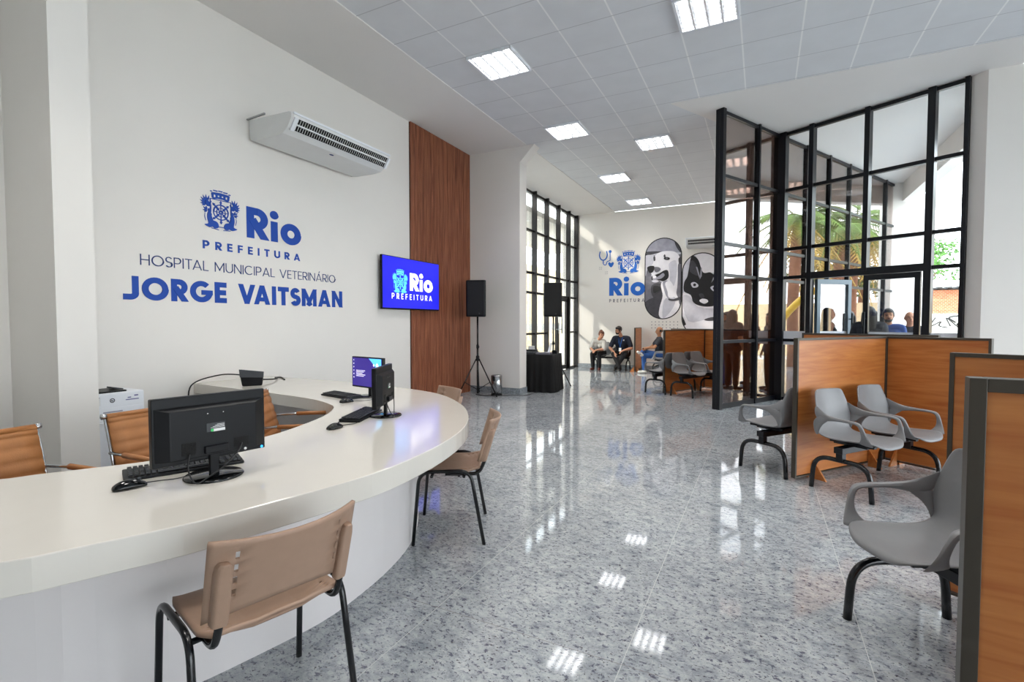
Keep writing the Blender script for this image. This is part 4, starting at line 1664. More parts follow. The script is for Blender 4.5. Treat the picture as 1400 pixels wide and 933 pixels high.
for pts in ([V(-2.95, 2.75, .5), V(-2.98, 2.72, .4), V(-3.1, 2.6, .2), V(-3.2, 2.5, .01)], [V(-3.0, 2.85, .6), V(-3.12, 2.8, .45), V(-3.18, 2.75, .3), V(-3.0, 2.7, .25), V(-2.95, 2.8, .45)], [V(-3.15, 2.9, .6), V(-3.2, 2.85, .3), V(-3.3, 2.7, .05)]):
    mb.tube(crom(pts, 6, False), .006, 6)
tag(obj('hanging_cables', mb, M['cable'], None, True), 'tangle of black cables hanging under the counter near the tan armrest', 'cable')

# printer on cabinet
t = thing('white_cabinet', 'low white cabinet carrying the printer behind the office chairs', 'cabinet', (-5.02, 2.25, 0))
obj('body', MB().box((-.26, -.27, 0), (.20, .33, .575)), M['white'], t, bevel=.004)
obj('door', MB().box((.20, -.26, .03), (.215, .32, .56)), M['white'], t, bevel=.002)
t = thing('printer', 'white laser printer with black paper tray on top', 'printer', (-5.05, 2.22, .575))
obj('body', MB().box((-.18, -.24, .02), (.15, .245, .215)), M['white'], t, bevel=.012)
obj('base', MB().box((-.18, -.25, 0), (.19, .29, .018)), M['white'], t, bevel=.004)
obj('output_tray', MB().box((-.14, -.2, .214), (.13, .12, .228)), M['blkpl'], t, bevel=.005)
obj('tray_flap', MB().obox((-.02, .10, .235), (.09, .09, .012), Matrix.Rotation(-.25, 3, 'X')), M['darkgrey'], t, bevel=.003)
obj('paper_drawer', MB().box((.15, -.22, .025), (.156, .235, .09)), M['white'], t, bevel=.002)
obj('drawer_handle', MB().box((.156, -.07, .05), (.159, .07, .06)), M['m60'], t)
mb = MB()
for q in arc(0, 0, .016, .016, 0, 360, .006, 20):
    mb.prism(q, (.151, .0, .15), UY, UZ, 0, .0015)
for q in text_polys('hp', .2, .15, .016, .013):
    mb.prism(q, (.151, -.008, .144), UY, UZ, 0, .0015)
obj('logo', mb, M['m25'], t)
obj('paper_label', MB().box((.1505, -.235, .115), (.152, -.085, .19)), M['label'], t)
mb = MB().box((.1505, -.235, .18), (.1525, -.09, .185)).box((.1505, -.235, .105), (.152, -.13, .108))
obj('label_print', mb, M['m60'], t)
obj('purple_sticker', MB().box((.1505, .10, .14), (.152, .20, .147)).box((.1505, .165, .17), (.152, .195, .18)).box((.1505, .115, .158), (.152, .14, .166)), M['purp'], t)


# ---------------------------------------------------------------- tan office chairs
def office_chair(label, loc, rz):
    t = thing('office_chair', label, 'office chair', loc, rz, 'tan office chairs')
    # side profile of the sling: (y,z) seat front -> back top
    prof = [V(0, .27, .44), V(0, .22, .475), V(0, .05, .465), V(0, -.12, .455), V(0, -.20, .49), V(0, -.235, .58), V(0, -.265, .70), V(0, -.30, .82), V(0, -.312, .858)]
    cur = crom(prof, 10, False)
    w = .235
    nrib = len(cur)

    def f(i, j):
        u = -1 + 2 * i / 6
        p = cur[j]
        rib = .007 * abs(math.sin(j * PI / 5))
        q = V(u * w, p.y - .012 * (1 - u * u) * (1 if p.z > .5 else 0) - (rib if p.z > .5 else 0) * -1, p.z - .01 * (1 - u * u) * (1 if p.z < .5 else 0) + (rib if p.z < .5 else 0))
        return q
    obj('ribbed_sling', MB().grid(6, len(cur) - 1, f), M['tan'], t, True, solid=.016)
    for s in (-1, 1):
        rail = obj('side_rail', MB().tube([V(s * (w + .006), p.y - .006, p.z) for p in cur], .008, 8), M['chrome'], t, True)
        arm = fillet([V(s * (w + .012), -.26, .66), V(s * (w + .03), -.05, .67), V(s * (w + .03), .17, .665), V(s * (w + .03), .19, .56), V(s * (w + .012), .12, .475)], .05, 6)
        ar = obj('armrest', MB().tube(arm, .009, 8), M['chrome'], t, True)
        obj('arm_sleeve', MB().tube([V(s * (w + .028), -.10, .668), V(s * (w + .03), .13, .668)], .015, 10), M['tan'], ar, True)
    tr_ = obj('top_roller', MB().tube([V(-w, -.315, .857), V(w, -.315, .857)], .014, 12), M['tan'], t, True)
    for s in (-1, 1):
        obj('roller_cap', MB().tube([V(s * w, -.315, .857), V(s * (w + .022), -.315, .857)], .016, 12), M['chrome'], tr_, True)
    obj('column', MB().lathe([(.03, .12), (.03, .25), (.02, .25), (.02, .43)], n=16), M['chrome'], t, True)
    obj('mechanism', MB().box((-.1, -.12, .42), (.1, .12, .445)), M['steel'], t, bevel=.006)
    mb = MB()
    for k in range(5):
        a = 2 * PI * k / 5
        mb.tube([V(0, 0, .12), V(.15 * math.cos(a), .15 * math.sin(a), .10), V(.29 * math.cos(a), .29 * math.sin(a), .075)], [.026, .02, .012], 8)
    obj('star_base', mb, M['chrome'], t, True)
    for k in range(5):
        a = 2 * PI * k / 5
        c_ = V(.29 * math.cos(a), .29 * math.sin(a), .028)
        obj('caster', MB().ell(c_, (.022, .022, .028), 10, 8), M['blkpl'], t, True)
    return t


oc = office_chair('tan ribbed office chair in front of the printer', (-2.97, 1.70, 0), face_rz((.99, .05)))
dup(oc, (-2.93, .95, 0), face_rz((.98, .12)), 'tan ribbed office chair cut off by the left edge of the frame')
dup(oc, (-3.03, 2.57, 0), face_rz((.8, .6)), 'tan ribbed office chair with chrome arms turned away behind the monitor')

# ================================================================= SPEAKERS, BIN, EQUIPMENT TABLE
def speaker(label, c, rz, w=.38, d=.34, h=.68):
    t = thing('loudspeaker', label, 'loudspeaker', c, rz)
    secs = []
    for z in (0, h):
        secs.append([V(-w / 2, -d / 2, z), V(-w / 2 + .03, -d / 2 - .02, z), V(w / 2 - .03, -d / 2 - .02, z), V(w / 2, -d / 2, z), V(w / 2 - .07, d / 2, z), V(-w / 2 + .07, d / 2, z)])
    obj('cabinet', MB().loft(secs), M['blkpl'], t, bevel=.015)
    obj('grille', MB().box((-w / 2 + .03, -d / 2 - .03, .03), (w / 2 - .03, -d / 2 - .018, h - .03)), M['grille'], t, bevel=.006)
    obj('badge', MB().lathe([(.014, 0), (.014, .002)], n=12), M['darkgrey'], t).matrix_local = Matrix.Translation((.07, -d / 2 - .030, .06)) @ Matrix.Rotation(PI / 2, 4, 'X')
    obj('handle', MB().tube(fillet([(-w / 2 + .02, .02, h * .6), (-w / 2 - .008, .02, h * .6), (-w / 2 - .008, .02, h * .4), (-w / 2 + .02, .02, h * .4)], .01), .012, 8), M['blkpl'], t, True)
    return t


def speaker_stand(label, c, h):
    t = thing('speaker_stand', label, 'speaker stand', c, -.55)
    obj('pole', MB().tube([(0, 0, .04), (0, 0, .95)], .019, 12).tube([(0, 0, .9), (0, 0, h)], .016, 12), M['blktube'], t, True)
    obj('collar', MB().lathe([(.03, .66), (.034, .68), (.034, .74), (.03, .76)], n=14), M['blkpl'], t, True)
    obj('knob', MB().tube([(0, 0, .93), (.05, 0, .93)], .014, 8).lathe([(.026, .9), (.026, .97)], n=12), M['blkpl'], t, True)
    for k in range(3):
        a = 2 * PI * k / 3 + .5
        ca, sa = math.cos(a), math.sin(a)
        lg_ = obj('leg', MB().tube([(.03 * ca, .03 * sa, .70), (.42 * ca, .42 * sa, .015)], .012, 8), M['blktube'], t, True)
        obj('brace', MB().tube([(.02 * ca, .02 * sa, .12), (.27 * ca, .27 * sa, .265)], .007, 6), M['blktube'], t, True)
        obj('rubber_foot', MB().ell((.42 * ca, .42 * sa, .016), (.02, .02, .016), 8, 6), M['blkpl'], lg_, True)
    return t


speaker_stand('black tripod speaker stand in front of the wood slat panel', (-4.83, 8.15, 0), 1.52)
speaker('black loudspeaker on the tripod stand by the wood slat panel', (-4.83, 8.15, 1.5), .35)
speaker_stand('black speaker stand standing behind the cloth covered table', (-4.14, 10.27, 0), 1.52)
speaker('black loudspeaker raised above the cloth covered table by the dark glazing', (-4.14, 10.27, 1.52), .3, w=.41, h=.74)
t = thing('trash_bin', 'small stainless steel pedal bin on the floor beside the pier', 'bin', (-4.52, 8.33, 0))
obj('body', MB().lathe([(.105, .01), (.105, .36), (.10, .365)], n=28), M['steel'], t, True)
obj('lid', MB().lathe([(.107, .362), (.107, .375), (.09, .392), (.02, .398)], n=28), M['steel'], t, True)
obj('base_ring', MB().lathe([(.112, 0), (.112, .02)], n=28), M['blkpl'], t, True)
obj('pedal', MB().box((-.02, -.145, .01), (.02, -.10, .022)), M['blkpl'], t, bevel=.003)
obj('inner_rim_handle', MB().box((-.022, -.112, .28), (.022, -.104, .37)), M['blkpl'], t, bevel=.003)

tb = thing('equipment_table', 'folding table covered to the floor, standing behind the pier', 'table', (-4.15, 9.40, 0), .13)
obj('tabletop', MB().box((-.45, -.36, .715), (.42, .36, .745)), M['darkgrey'], tb)
for sx in (-.42, .39):
    for sy in (-.33, .33):
        obj('leg', MB().tube([(sx, sy, 0), (sx, sy, .715)], .014, 8), M['blktube'], tb, True)
t = thing('tablecloth', 'black pleated cloth draped over the equipment table down to the floor', 'tablecloth', (-4.15, 9.40, 0), .13)
ring = []
cor = [(-.46, -.37), (.43, -.37), (.43, .37), (-.46, .37)]
per = []
for i in range(4):
    a, b = Vector(cor[i]), Vector(cor[(i + 1) % 4])
    n_ = 36 if i % 2 == 0 else 30
    nv = (b - a).normalized()
    out = Vector((nv.y, -nv.x))
    for k in range(n_):
        per.append((a.lerp(b, k / n_), out))
secs = []
for z, amp, push in ((.752, 0, 0), (.745, .003, .008), (.5, .014, .02), (.25, .022, .035), (.012, .03, .055)):
    s_ = []
    for k, (p, o_) in enumerate(per):
        q = p + o_ * (push + amp * math.sin(k * 1.15 + .7 * math.sin(k * .31)))
        s_.append(V(q.x, q.y, z))
    secs.append(s_)
mb = MB().loft(secs, False)
mb.f.append(list(range(len(per))))
mb.mi.append(0)
obj('cloth', mb, M['cloth'], t, True)


def placed(name, label, cat, pts, mt, loc, rz=0., **k):
    o = obj(name, pts, mt, None, **k)
    o.location = loc
    o.rotation_euler = (0, 0, rz)
    return tag(o, label, cat)


placed('audio_mixer', 'flat black audio mixer on the cloth covered table', 'audio mixer', MB().box((-.22, -.2, 0), (.22, .2, .05)).box((-.2, .05, .05), (.2, .2, .085)), M['darkgrey'], (-4.32, 9.22, .753), .13, bevel=.008)
placed('audio_case', 'slim grey equipment case lying at the front of the table', 'case', MB().box((-.14, -.1, 0), (.14, .1, .04)), M['m45'], (-3.9, 9.18, .753), .1, bevel=.006)
placed('microphone_receiver', 'small blue and white receiver standing on the black mixer', 'receiver', MB().box((-.06, -.04, 0), (.06, .04, .07)), M['label'], (-4.22, 9.28, .84), .2, bevel=.006)
placed('open_laptop', 'grey laptop standing half open on the cloth covered table, seen edge on', 'laptop',
       MB().obox((0, 0, .008), (.2, .24, .014)).obox((.11, 0, .11), (.012, .24, .21), Matrix.Rotation(.25, 3, 'Y')), M['m80'], (-4.06, 9.60, .753), .55, bevel=.003)
placed('headphones_case', 'little black box at the right end of the cloth covered table', 'box', MB().box((-.05, -.05, 0), (.05, .05, .07)), M['blkpl'], (-3.80, 9.52, .753), .2, bevel=.008)
cb = crom([V(-4.9, 8.2, .008), V(-4.6, 8.15, .008), V(-4.3, 8.35, .008), V(-4.0, 8.55, .008), V(-3.98, 8.9, .008), V(-4.0, 9.0, .008)], 8, False)
tag(obj('floor_cable', MB().tube(cb, .006, 6), M['cable'], None, True), 'black cable lying on the floor between tripod and table', 'cable')

# ================================================================= PEOPLE
def hand(mb, wr, d, up, curl=.5, k=1.0, side=1):
    """palm and five fingers: wr wrist, d pointing direction, up = back of hand"""
    d = d.normalized()
    up = (up - d * up.dot(d)).normalized()
    sd = d.cross(up) * side
    pc_ = wr + d * .05 * k
    mb.capsule(wr, wr + d * .035 * k, .022 * k, .026 * k, 10)
    for s in (-.026, -.009, .009, .026):
        mb.capsule(wr + d * .02 * k + sd * s * .7 * k, wr + d * .085 * k + sd * s * k, .013 * k, .011 * k, 8)
    for s, L_ in ((-.029, .065), (-.010, .078), (.010, .074), (.028, .058)):
        a = wr + d * .085 * k + sd * s * k
        d1 = (d * math.cos(curl * .8) - up * math.sin(curl * .8))
        b = a + d1 * L_ * .5 * k
        d2_ = (d * math.cos(curl * 1.7) - up * math.sin(curl * 1.7))
        mb.capsule(a, b, .0095 * k, .0085 * k, 8)
        mb.capsule(b, b + d2_ * L_ * .5 * k, .0085 * k, .007 * k, 8)
    a = wr + d * .025 * k - sd * .024 * k
    b = a + (d * .7 - sd * .75).normalized() * .04 * k
    mb.capsule(a, b, .012 * k, .010 * k, 8)
    mb.capsule(b, b + (d * .95 - sd * .15 - up * .2).normalized() * .032 * k, .010 * k, .008 * k, 8)


def person(label, loc, rz, J, skin, shirt, trous, shoe, hairm, hairstyle='short', look=(0, 1, 0), female=False, sleeve=.5, group=None, stout=1.0, vox=.009, extras=None):
    t = thing('person', label, 'person', loc, rz, group)
    J = {k: V(*v) for k, v in J.items()}
    g = stout
    B = MB()
    pel, ch, nk, hd = J['pelvis'], J['chest'], J['neck'], J['head']
    f = V(*look).normalized()
    upv = (hd - nk).normalized()
    up = (upv - f * upv.dot(f)).normalized()
    rt = f.cross(up)
    R = Matrix((rt, f, up)).transposed()
    tw = (J['shR'] - J['shL']).normalized()

    def torso(mb, e):
        mb.capsule(pel + tw * .07, pel - tw * .07, .115 * g + e, .115 * g + e)
        mid = pel.lerp(ch, .5)
        mb.capsule(pel, mid, .125 * g + e, .12 * g + e)
        mb.capsule(mid + tw * .05, ch + tw * .09, .10 * g + e, .105 * g + e)
        mb.capsule(mid - tw * .05, ch - tw * .09, .10 * g + e, .105 * g + e)
        mb.capsule(J['shL'] + tw * .03, J['shR'] - tw * .03, .062 * g + e, .062 * g + e)
        mb.capsule(ch, nk - (nk - ch) * .25, .10 * g + e, .06 + e)
        if female:
            fr = tw.cross((nk - pel).normalized()) * -1
            fr = fr if fr.y > 0 else -fr
            for s in (-1, 1):
                mb.ell(ch + tw * .07 * s + fr * .085 - V(0, 0, .03), (.062 + e,) * 3)
    torso(B, 0)
    B.capsule(nk - upv * .03, hd - upv * .06, .056, .052)
    # head: cranium + face + jaw
    B.ell(hd + up * .025 - f * .012, (.076, .092, .092), R=R)
    B.ell(hd - up * .035 + f * .018, (.062, .070, .078), R=R)
    B.capsule(hd + up * .015 + f * .082, hd - up * .018 + f * .104, .009, .014, 8)       # nose
    B.capsule(hd - up * .085 + f * .05 + rt * .012, hd - up * .085 + f * .05 - rt * .012, .022, .022, 8)   # chin
    B.capsule(hd + up * .028 + f * .074 + rt * .03, hd + up * .028 + f * .074 - rt * .03, .014, .014, 8)  # brow ridge
    for s in (-1, 1):
        B.ell(hd + rt * .078 * s - f * .005, (.010, .018, .030), 8, 8, R)
    for s, S in (('L', -1), ('R', 1)):
        sh, el, ha = J['sh' + s], J['el' + s], J['ha' + s]
        B.capsule(sh, el, .050 * g, .040 * g)
        B.capsule(el, el.lerp(ha, .35), .040 * g, .039 * g)
        B.capsule(el.lerp(ha, .35), ha, .039 * g, .026)
        hdv = J.get('hd' + s, (ha - el).normalized())
        hand(B, ha, hdv, J.get('hu' + s, UZ if abs(hdv.z) < .8 else UY), J['curl'].x if 'curl' in J else .5, 1.0, S)
        hp, kn, an = J['hip' + s], J['kn' + s], J['an' + s]
        B.capsule(hp, kn, .082 * g, .056 * g)
        B.capsule(kn, kn.lerp(an, .3), .055, .055)
        B.capsule(kn.lerp(an, .3), an, .055, .036)
        tv = J['to' + s]
        B.capsule(an - V(0, 0, .045), tv, .035, .03)
    bod = obj('body', B, skin, t, True, remesh=vox)
    # clothes
    S_ = MB()
    torso(S_, .012)
    for s in ('L', 'R'):
        sh, el, ha = J['sh' + s], J['el' + s], J['ha' + s]
        if sleeve >= 1:
            S_.capsule(sh, el, .063 * g, .052 * g)
            S_.capsule(el, el.lerp(ha, .9), .052 * g, .040)
        else:
            S_.capsule(sh, sh.lerp(el, sleeve), .064 * g, .062 * g)
    obj('shirt', S_, shirt, t, True, remesh=.012)
    Tm = MB()
    Tm.capsule(pel + tw * .08, pel - tw * .08, .13 * g, .13 * g)
    for s in ('L', 'R'):
        hp, kn, an = J['hip' + s], J['kn' + s], J['an' + s]
        Tm.capsule(hp, kn, .098 * g, .070 * g)
        Tm.capsule(kn, an.lerp(kn, .08), .070 * g, .058)
    obj('trousers', Tm, trous, t, True, remesh=.012)
    for s in ('L', 'R'):
        an, tv = J['an' + s], J['to' + s]
        d = (tv - an)
        d = V(d.x, d.y, d.z * .3)
        heel = V(an.x, an.y, an.z - .045) - d.normalized() * .035
        F = MB().capsule(heel, tv, .042, .036, 10).capsule(an - V(0, 0, .02), an - V(0, 0, .045), .044, .044, 10)
        obj('shoe', F, shoe, t, True, remesh=.010)
    # hair
    Hm = MB()
    if hairstyle != 'bald':
        Hm.ell(hd + up * .036 - f * .024, (.084, .094, .094), R=R)
        Hm.ell(hd + up * .075 + f * .035, (.062, .05, .036), R=R)
        for s in (-1, 1):
            Hm.ell(hd + up * .02 + rt * .066 * s - f * .02, (.018, .055, .06), R=R)
    if hairstyle == 'long':
        for s in (-1, 0, 1):
            Hm.capsule(hd + rt * .05 * s - f * .05, hd + rt * .075 * s - f * .07 - V(0, 0, .30), .055, .045)
        for s in (-1, 1):
            Hm.capsule(hd + rt * .075 * s + up * .02, hd + rt * .085 * s - V(0, 0, .25) - f * .01, .03, .03)
    if hairstyle == 'bun':
        Hm.ell(hd + up * .10 - f * .07, (.045, .045, .04), R=R)
        Hm.ell(hd - up * .02 - f * .06, (.06, .045, .06), R=R)
    if hairstyle == 'bald':
        for s in (-1, 1):
            Hm.ell(hd + rt * .068 * s - f * .035 + up * .005, (.014, .045, .035), R=R)
        Hm.ell(hd - f * .085 + up * .0, (.055, .016, .035), R=R)
    obj('hair', Hm, hairm, t, True, remesh=.009)
    if J.get('beard') is not None:
        Bd = MB().ell(hd - up * .075 + f * .042, (.055, .05, .036), R=R)
        for s in (-1, 1):
            Bd.capsule(hd - up * .06 + rt * .045 * s + f * .035, hd - up * .01 + rt * .068 * s, .016, .01, 8)
        Bd.capsule(hd - up * .036 + f * .09 - rt * .02, hd - up * .036 + f * .09 + rt * .02, .009, .009, 8)
        obj('beard', Bd, hairm, t, True, remesh=.008)
    for s in (-1, 1):
        obj('eye', MB().ell(hd + up * .006 + f * .081 + rt * .030 * s, (.012, .008, .006), 10, 6, R), M['eye'], t, True)
        obj('eyebrow', MB().capsule(hd + up * .03 + f * .088 + rt * .018 * s, hd + up * .028 + f * .080 + rt * .046 * s, .004, .003, 6), hairm, t, True)
    obj('mouth', MB().ell(hd - up * .052 + f * .088, (.022, .008, .006), 10, 6, R), M['lips'], t, True)
    if extras:
        extras(t, J, R)
    return t


# seated woman, leaning forward, head turned to her neighbour (local +y = out of the wall, rotated by pi)
def seated(lean=.16, hz=.50, kx=.11, feet=.42, kneeh=.48, spread=.0):
    pel = (0, 0, hz)
    return dict(pelvis=pel, chest=(0, lean * .75, hz + .34), neck=(0, lean * 1.05, hz + .50), head=(0, lean * 1.25, hz + .66),
                shL=(-.17, lean, hz + .43), shR=(.17, lean, hz + .43),
                hipL=(-.09, .03, hz - .01), hipR=(.09, .03, hz - .01), knL=(-kx - spread, .42, kneeh), knR=(kx + spread, .42, kneeh),
                anL=(-kx, feet, .085), anR=(kx, feet, .085), toL=(-kx - .02, feet + .14, .035), toR=(kx + .02, feet + .14, .035))


J = seated(.26, .50, .10, .36)
J.update(chest=(-.04, .21, .80), shL=(-.215, .29, .84), shR=(.10, .27, .87), elL=(-.24, .38, .62), elR=(.17, .36, .64), haL=(-.06, .53, .60), haR=(.06, .52, .60), hdL=(.5, .8, -.3), hdR=(-.5, .8, -.3), head=(-.17, .42, 1.04), neck=(-.08, .32, .91))
person('seated woman in light grey blouse leaning forward with clasped hands', (-4.33, 14.46, 0), PI, J, M['skin'], M['gshirt'], M['btrous'], M['shoeb'], M['hairb'], 'bun', (-.55, .8, -.25), True, .95)


def lanyard(t, J, R):
    a, b = J['neck'] + V(-.06, .03, -.02), J['neck'] + V(.06, .03, -.02)
    c_ = J['chest'] + V(0, .16, -.16)
    m_ = MB().tube([a, a.lerp(c_, .5) + V(0, .05, 0), c_], .006, 6).tube([b, b.lerp(c_, .5) + V(0, .05, 0), c_], .006, 6)
    l_ = obj('lanyard', m_, M['dblue'], t, True)
    obj('badge_card', MB().obox(c_ + V(0, .01, -.06), (.07, .006, .10)), M['label'], l_)
    obj('shirt_logo', MB().ell(J['chest'] + V(-.09, .125, .05), (.022, .006, .022), 10, 6), M['label'], t, True)


J = seated(.24, .50, .12, .42, .49, .04)
J.update(elL=(-.31, .28, .66), elR=(.31, .28, .66), haL=(-.12, .48, .60), haR=(.13, .46, .52), hdL=(.6, .6, -.4), hdR=(-.3, .4, -.8), head=(.05, .36, 1.17),
         anL=(.12, .40, .085), anR=(-.04, .50, .10), toL=(.10, .55, .035), toR=(-.06, .64, .05), shL=(-.20, .22, .94), shR=(.20, .22, .94), beard=(1, 0, 0), knL=(-.14, .42, .49), knR=(.16, .42, .49))
person('seated bearded man in navy polo with a blue lanyard', (-3.63, 14.46, 0), PI, J, M['skin'], M['nshirt'], M['btrous'], M['shoek'], M['hair'], 'short', (.6, .75, -.2), False, .75, stout=1.12, extras=lanyard)

J = seated(.02, .50, .11, .36)
J.update(shL=(-.19, .02, .94), shR=(.19, .02, .94), elL=(-.27, .18, .72), elR=(.27, .18, .72), haL=(-.08, .38, .70), haR=(.08, .40, .64), hdL=(.8, .5, 0), hdR=(-.8, .5, 0),
         knR=(.14, .44, .58), anR=(-.22, .52, .56), toR=(-.30, .62, .60), knL=(-.10, .44, .49), anL=(-.08, .42, .09), toL=(-.08, .57, .035))
person('seated person in dark T-shirt and blue jeans with one leg crossed', (-2.50, 14.02, 0), face_rz((-.95, -.3)), J, M['skind'], M['dshirt'], M['jeans'], M['shoew'], M['hair'], 'bald', (.2, 1, -.1), False, .6)


def standing(h=1.7, armfold=False):
    k = h / 1.75
    d = dict(pelvis=(0, 0, .93), chest=(0, .01, 1.27), neck=(0, .0, 1.45), head=(0, .02, 1.62), shL=(-.19, 0, 1.40), shR=(.19, 0, 1.40), elL=(-.25, -.02, 1.10), elR=(.25, -.02, 1.10),
             haL=(-.25, .08, .86), haR=(.25, .08, .86), hipL=(-.09, 0, .90), hipR=(.09, 0, .90), knL=(-.10, .02, .49), knR=(.10, .02, .49), anL=(-.11, 0, .09), anR=(.11, 0, .09),
             toL=(-.13, .15, .035), toR=(.13, .15, .035))
    return {a: tuple(x * k for x in b) for a, b in d.items()}


J = standing(1.66)
person('woman with long dark hair standing at the entrance with her back to us', (1.60, 10.12, 0), face_rz((.3, 1)), J, M['skind'], M['dshirt'], M['btrous'], M['shoek'], M['hair'], 'long', (0.1, 1, 0), True, .6, stout=1.15, vox=.012)
J = standing(1.60)
person('dark haired woman looking in through the entrance, half hidden by another', (1.40, 10.85, 0), face_rz((.2, -1)), J, M['skin'], M['dshirt'], M['btrous'], M['shoek'], M['hair'], 'long', (.45, 1, 0), True, .6, vox=.012)
J = standing(1.62)
J['beard'] = (1, 0, 0)
person('bearded man in blue shirt standing behind the glass entrance door', (1.86, 10.15, 0), face_rz((-.2, -1)), J, M['skind'], M['bshirt'], M['jeans'], M['shoek'], M['hair'], 'short', (-.1, 1, 0), False, .6, vox=.012)
J = standing(1.58)
person('balding man in navy shirt outside, right of the bearded man', (2.33, 11.0, 0), face_rz((-.3, -1)), J, M['skin'], M['nshirt'], M['btrous'], M['shoek'], M['hair'], 'bald', (-.25, 1, 0), False, .6, vox=.012)

# ================================================================= OUTDOORS
mb = MB().box((8, -30, -.14), (60, 70, -.02))
mb.box((E0.x - 30, YB + .2, -.14), (8, 70, -.02))
struct('exterior_ground', mb, M['pave'])
mb = MB().box((-40, -30, -.14), (-9, 70, -.02))
struct('exterior_ground_left', mb, M['pave'])
# wall and cottage straight ahead through the entrance
mb = MB().box((3.8, 25, 0), (16, 25.3, 1.75))
struct('exterior_wall', mb, M['extw'])
P = MB()
rnd = random.Random(5)
for k in range(7):
    x0 = 5.6 + k * .5
    pts = [V(x0 + .5 * (rnd.random() - .3) * 1.2, 24.98, 1.15 + rnd.random() * .5) for _ in range(5)]
    P.tube(crom(pts, 6, False), .022, 5)
P.tube(crom([V(6.7, 24.98, 1.4), V(6.5, 24.98, 1.6), V(6.9, 24.98, 1.65), V(7.2, 24.98, 1.4), V(6.9, 24.98, 1.2)], 6, True), .03, 5)
tag(obj('graffiti', P, M['graf']), 'black graffiti scrawl painted on the white street wall outside', 'graffiti')
t = thing('brick_building', 'low orange brick building with dark corrugated roof outside the entrance', 'building', (5.2, 26.5, 0))
obj('wall', MB().box((0, 0, 0), (9, 4, 2.75)), M['brick'], t)
mb = MB()
for k in range(60):
    mb.box((-.2 + k * .155, -.4, 2.78 + .03 * (k % 2)), (-.2 + k * .155 + .155, 4.2, 2.84 + .03 * (k % 2)))
obj('roof', mb, M['metroof'], t)


def leafball(mb, c, r, n, ls, rnd, flat=.8):
    for _ in range(n):
        d = Vector((rnd.gauss(0, 1), rnd.gauss(0, 1), rnd.gauss(0, 1))).normalized()
        p = c + Vector((d.x, d.y, d.z * flat)) * r * (rnd.random() ** .4)
        a = Vector((rnd.gauss(0, 1), rnd.gauss(0, 1), rnd.gauss(0, .6))).normalized()
        b = a.cross(Vector((rnd.gauss(0, 1), rnd.gauss(0, 1), rnd.gauss(0, 1)))).normalized()
        l_ = ls * (.6 + rnd.random() * .8)
        mb.add([p - a * l_, p + b * l_ * .4, p + a * l_, p - b * l_ * .4], [(0, 1, 2, 3)])


def tree(label, x, y, h, r, m='leaf', n=900, seed=1, ls=.13, group=None):
    rnd = random.Random(seed)
    t = thing('tree', label, 'tree', (x, y, -.02), 0, group)
    th = h - r * 1.1
    tr = MB().tube([V(0, 0, 0), V(.05, 0, th * .5), V(0, .05, th)], [.16, .13, .09], 8)
    cr = MB()
    for k in range(9):
        a = rnd.random() * 2 * PI
        c_ = V(math.cos(a) * r * .55, math.sin(a) * r * .55, th + r * (.1 + rnd.random() * .9))
        tr.tube([V(0, .03, th * .85), V(c_.x * .5, c_.y * .5, th * .5 + c_.z * .5), c_], [.06, .04, .02], 6)
        leafball(cr, c_, r * .55, n // 9, ls, rnd)
    obj('trunk', tr, M['trunk'], t, True)
    obj('crown', cr, M[m], t, recalc=False)


def palm(label, x, y, h, seed=1, fr=22, fl=2.2, r=.17):
    rnd = random.Random(seed)
    t = thing('palm_tree', label, 'palm', (x, y, -.02), 0, 'palms outside the entrance')
    pts = [V(.1 * math.sin(k * .5), 0, h * k / 8) for k in range(9)]
    obj('trunk', MB().tube(pts, [r * 1.25] + [r] * 7 + [r * .8], 10), M['trunk'], t, True)
    top = pts[-1]
    for nm, cnt, e0, mm in (('frond', fr, .9, M['palm']), ('dry_frond', 6, -.5, M['palmy'])):
        mb = MB()
        for k in range(cnt):
            a = 2 * PI * k / cnt + rnd.random() * .4
            el = e0 * rnd.random() if e0 > 0 else -.4 - .5 * rnd.random()
            hz = V(math.cos(a), math.sin(a), 0)
            L_ = fl * (.75 + .35 * rnd.random())
            cur = []
            for j in range(9):
                s = j / 8
                cur.append(top + hz * L_ * s * math.cos(el * .8) + V(0, 0, L_ * (math.sin(el) * s - .75 * s * s)))
            mb.tube(cur, .02, 4, False)
            for j in range(1, 9):
                for q in range(3):
                    s = (j - 1 + q / 3) / 8
                    p = cur[j - 1].lerp(cur[j], q / 3)
                    tg = (cur[j] - cur[j - 1]).normalized()
                    sd = tg.cross(UZ).normalized()
                    for sg in (-1, 1):
                        ll = .55 * math.sin(PI * min(1, .15 + s * .85)) * (fl / 2.2)
                        e = p + (sd * sg * .85 + tg * .5 - V(0, 0, .35)).normalized() * ll
                        mb.add([p - tg * .025, p + tg * .025, e], [(0, 1, 2)])
        obj(nm, mb, mm, t, recalc=False)


def mirror(p):
    n = V(.883, -.4695, 0)
    p = V(*p, 0)
    d = (p - C0).dot(n)
    q = p - n * 2 * d
    return q.x, q.y


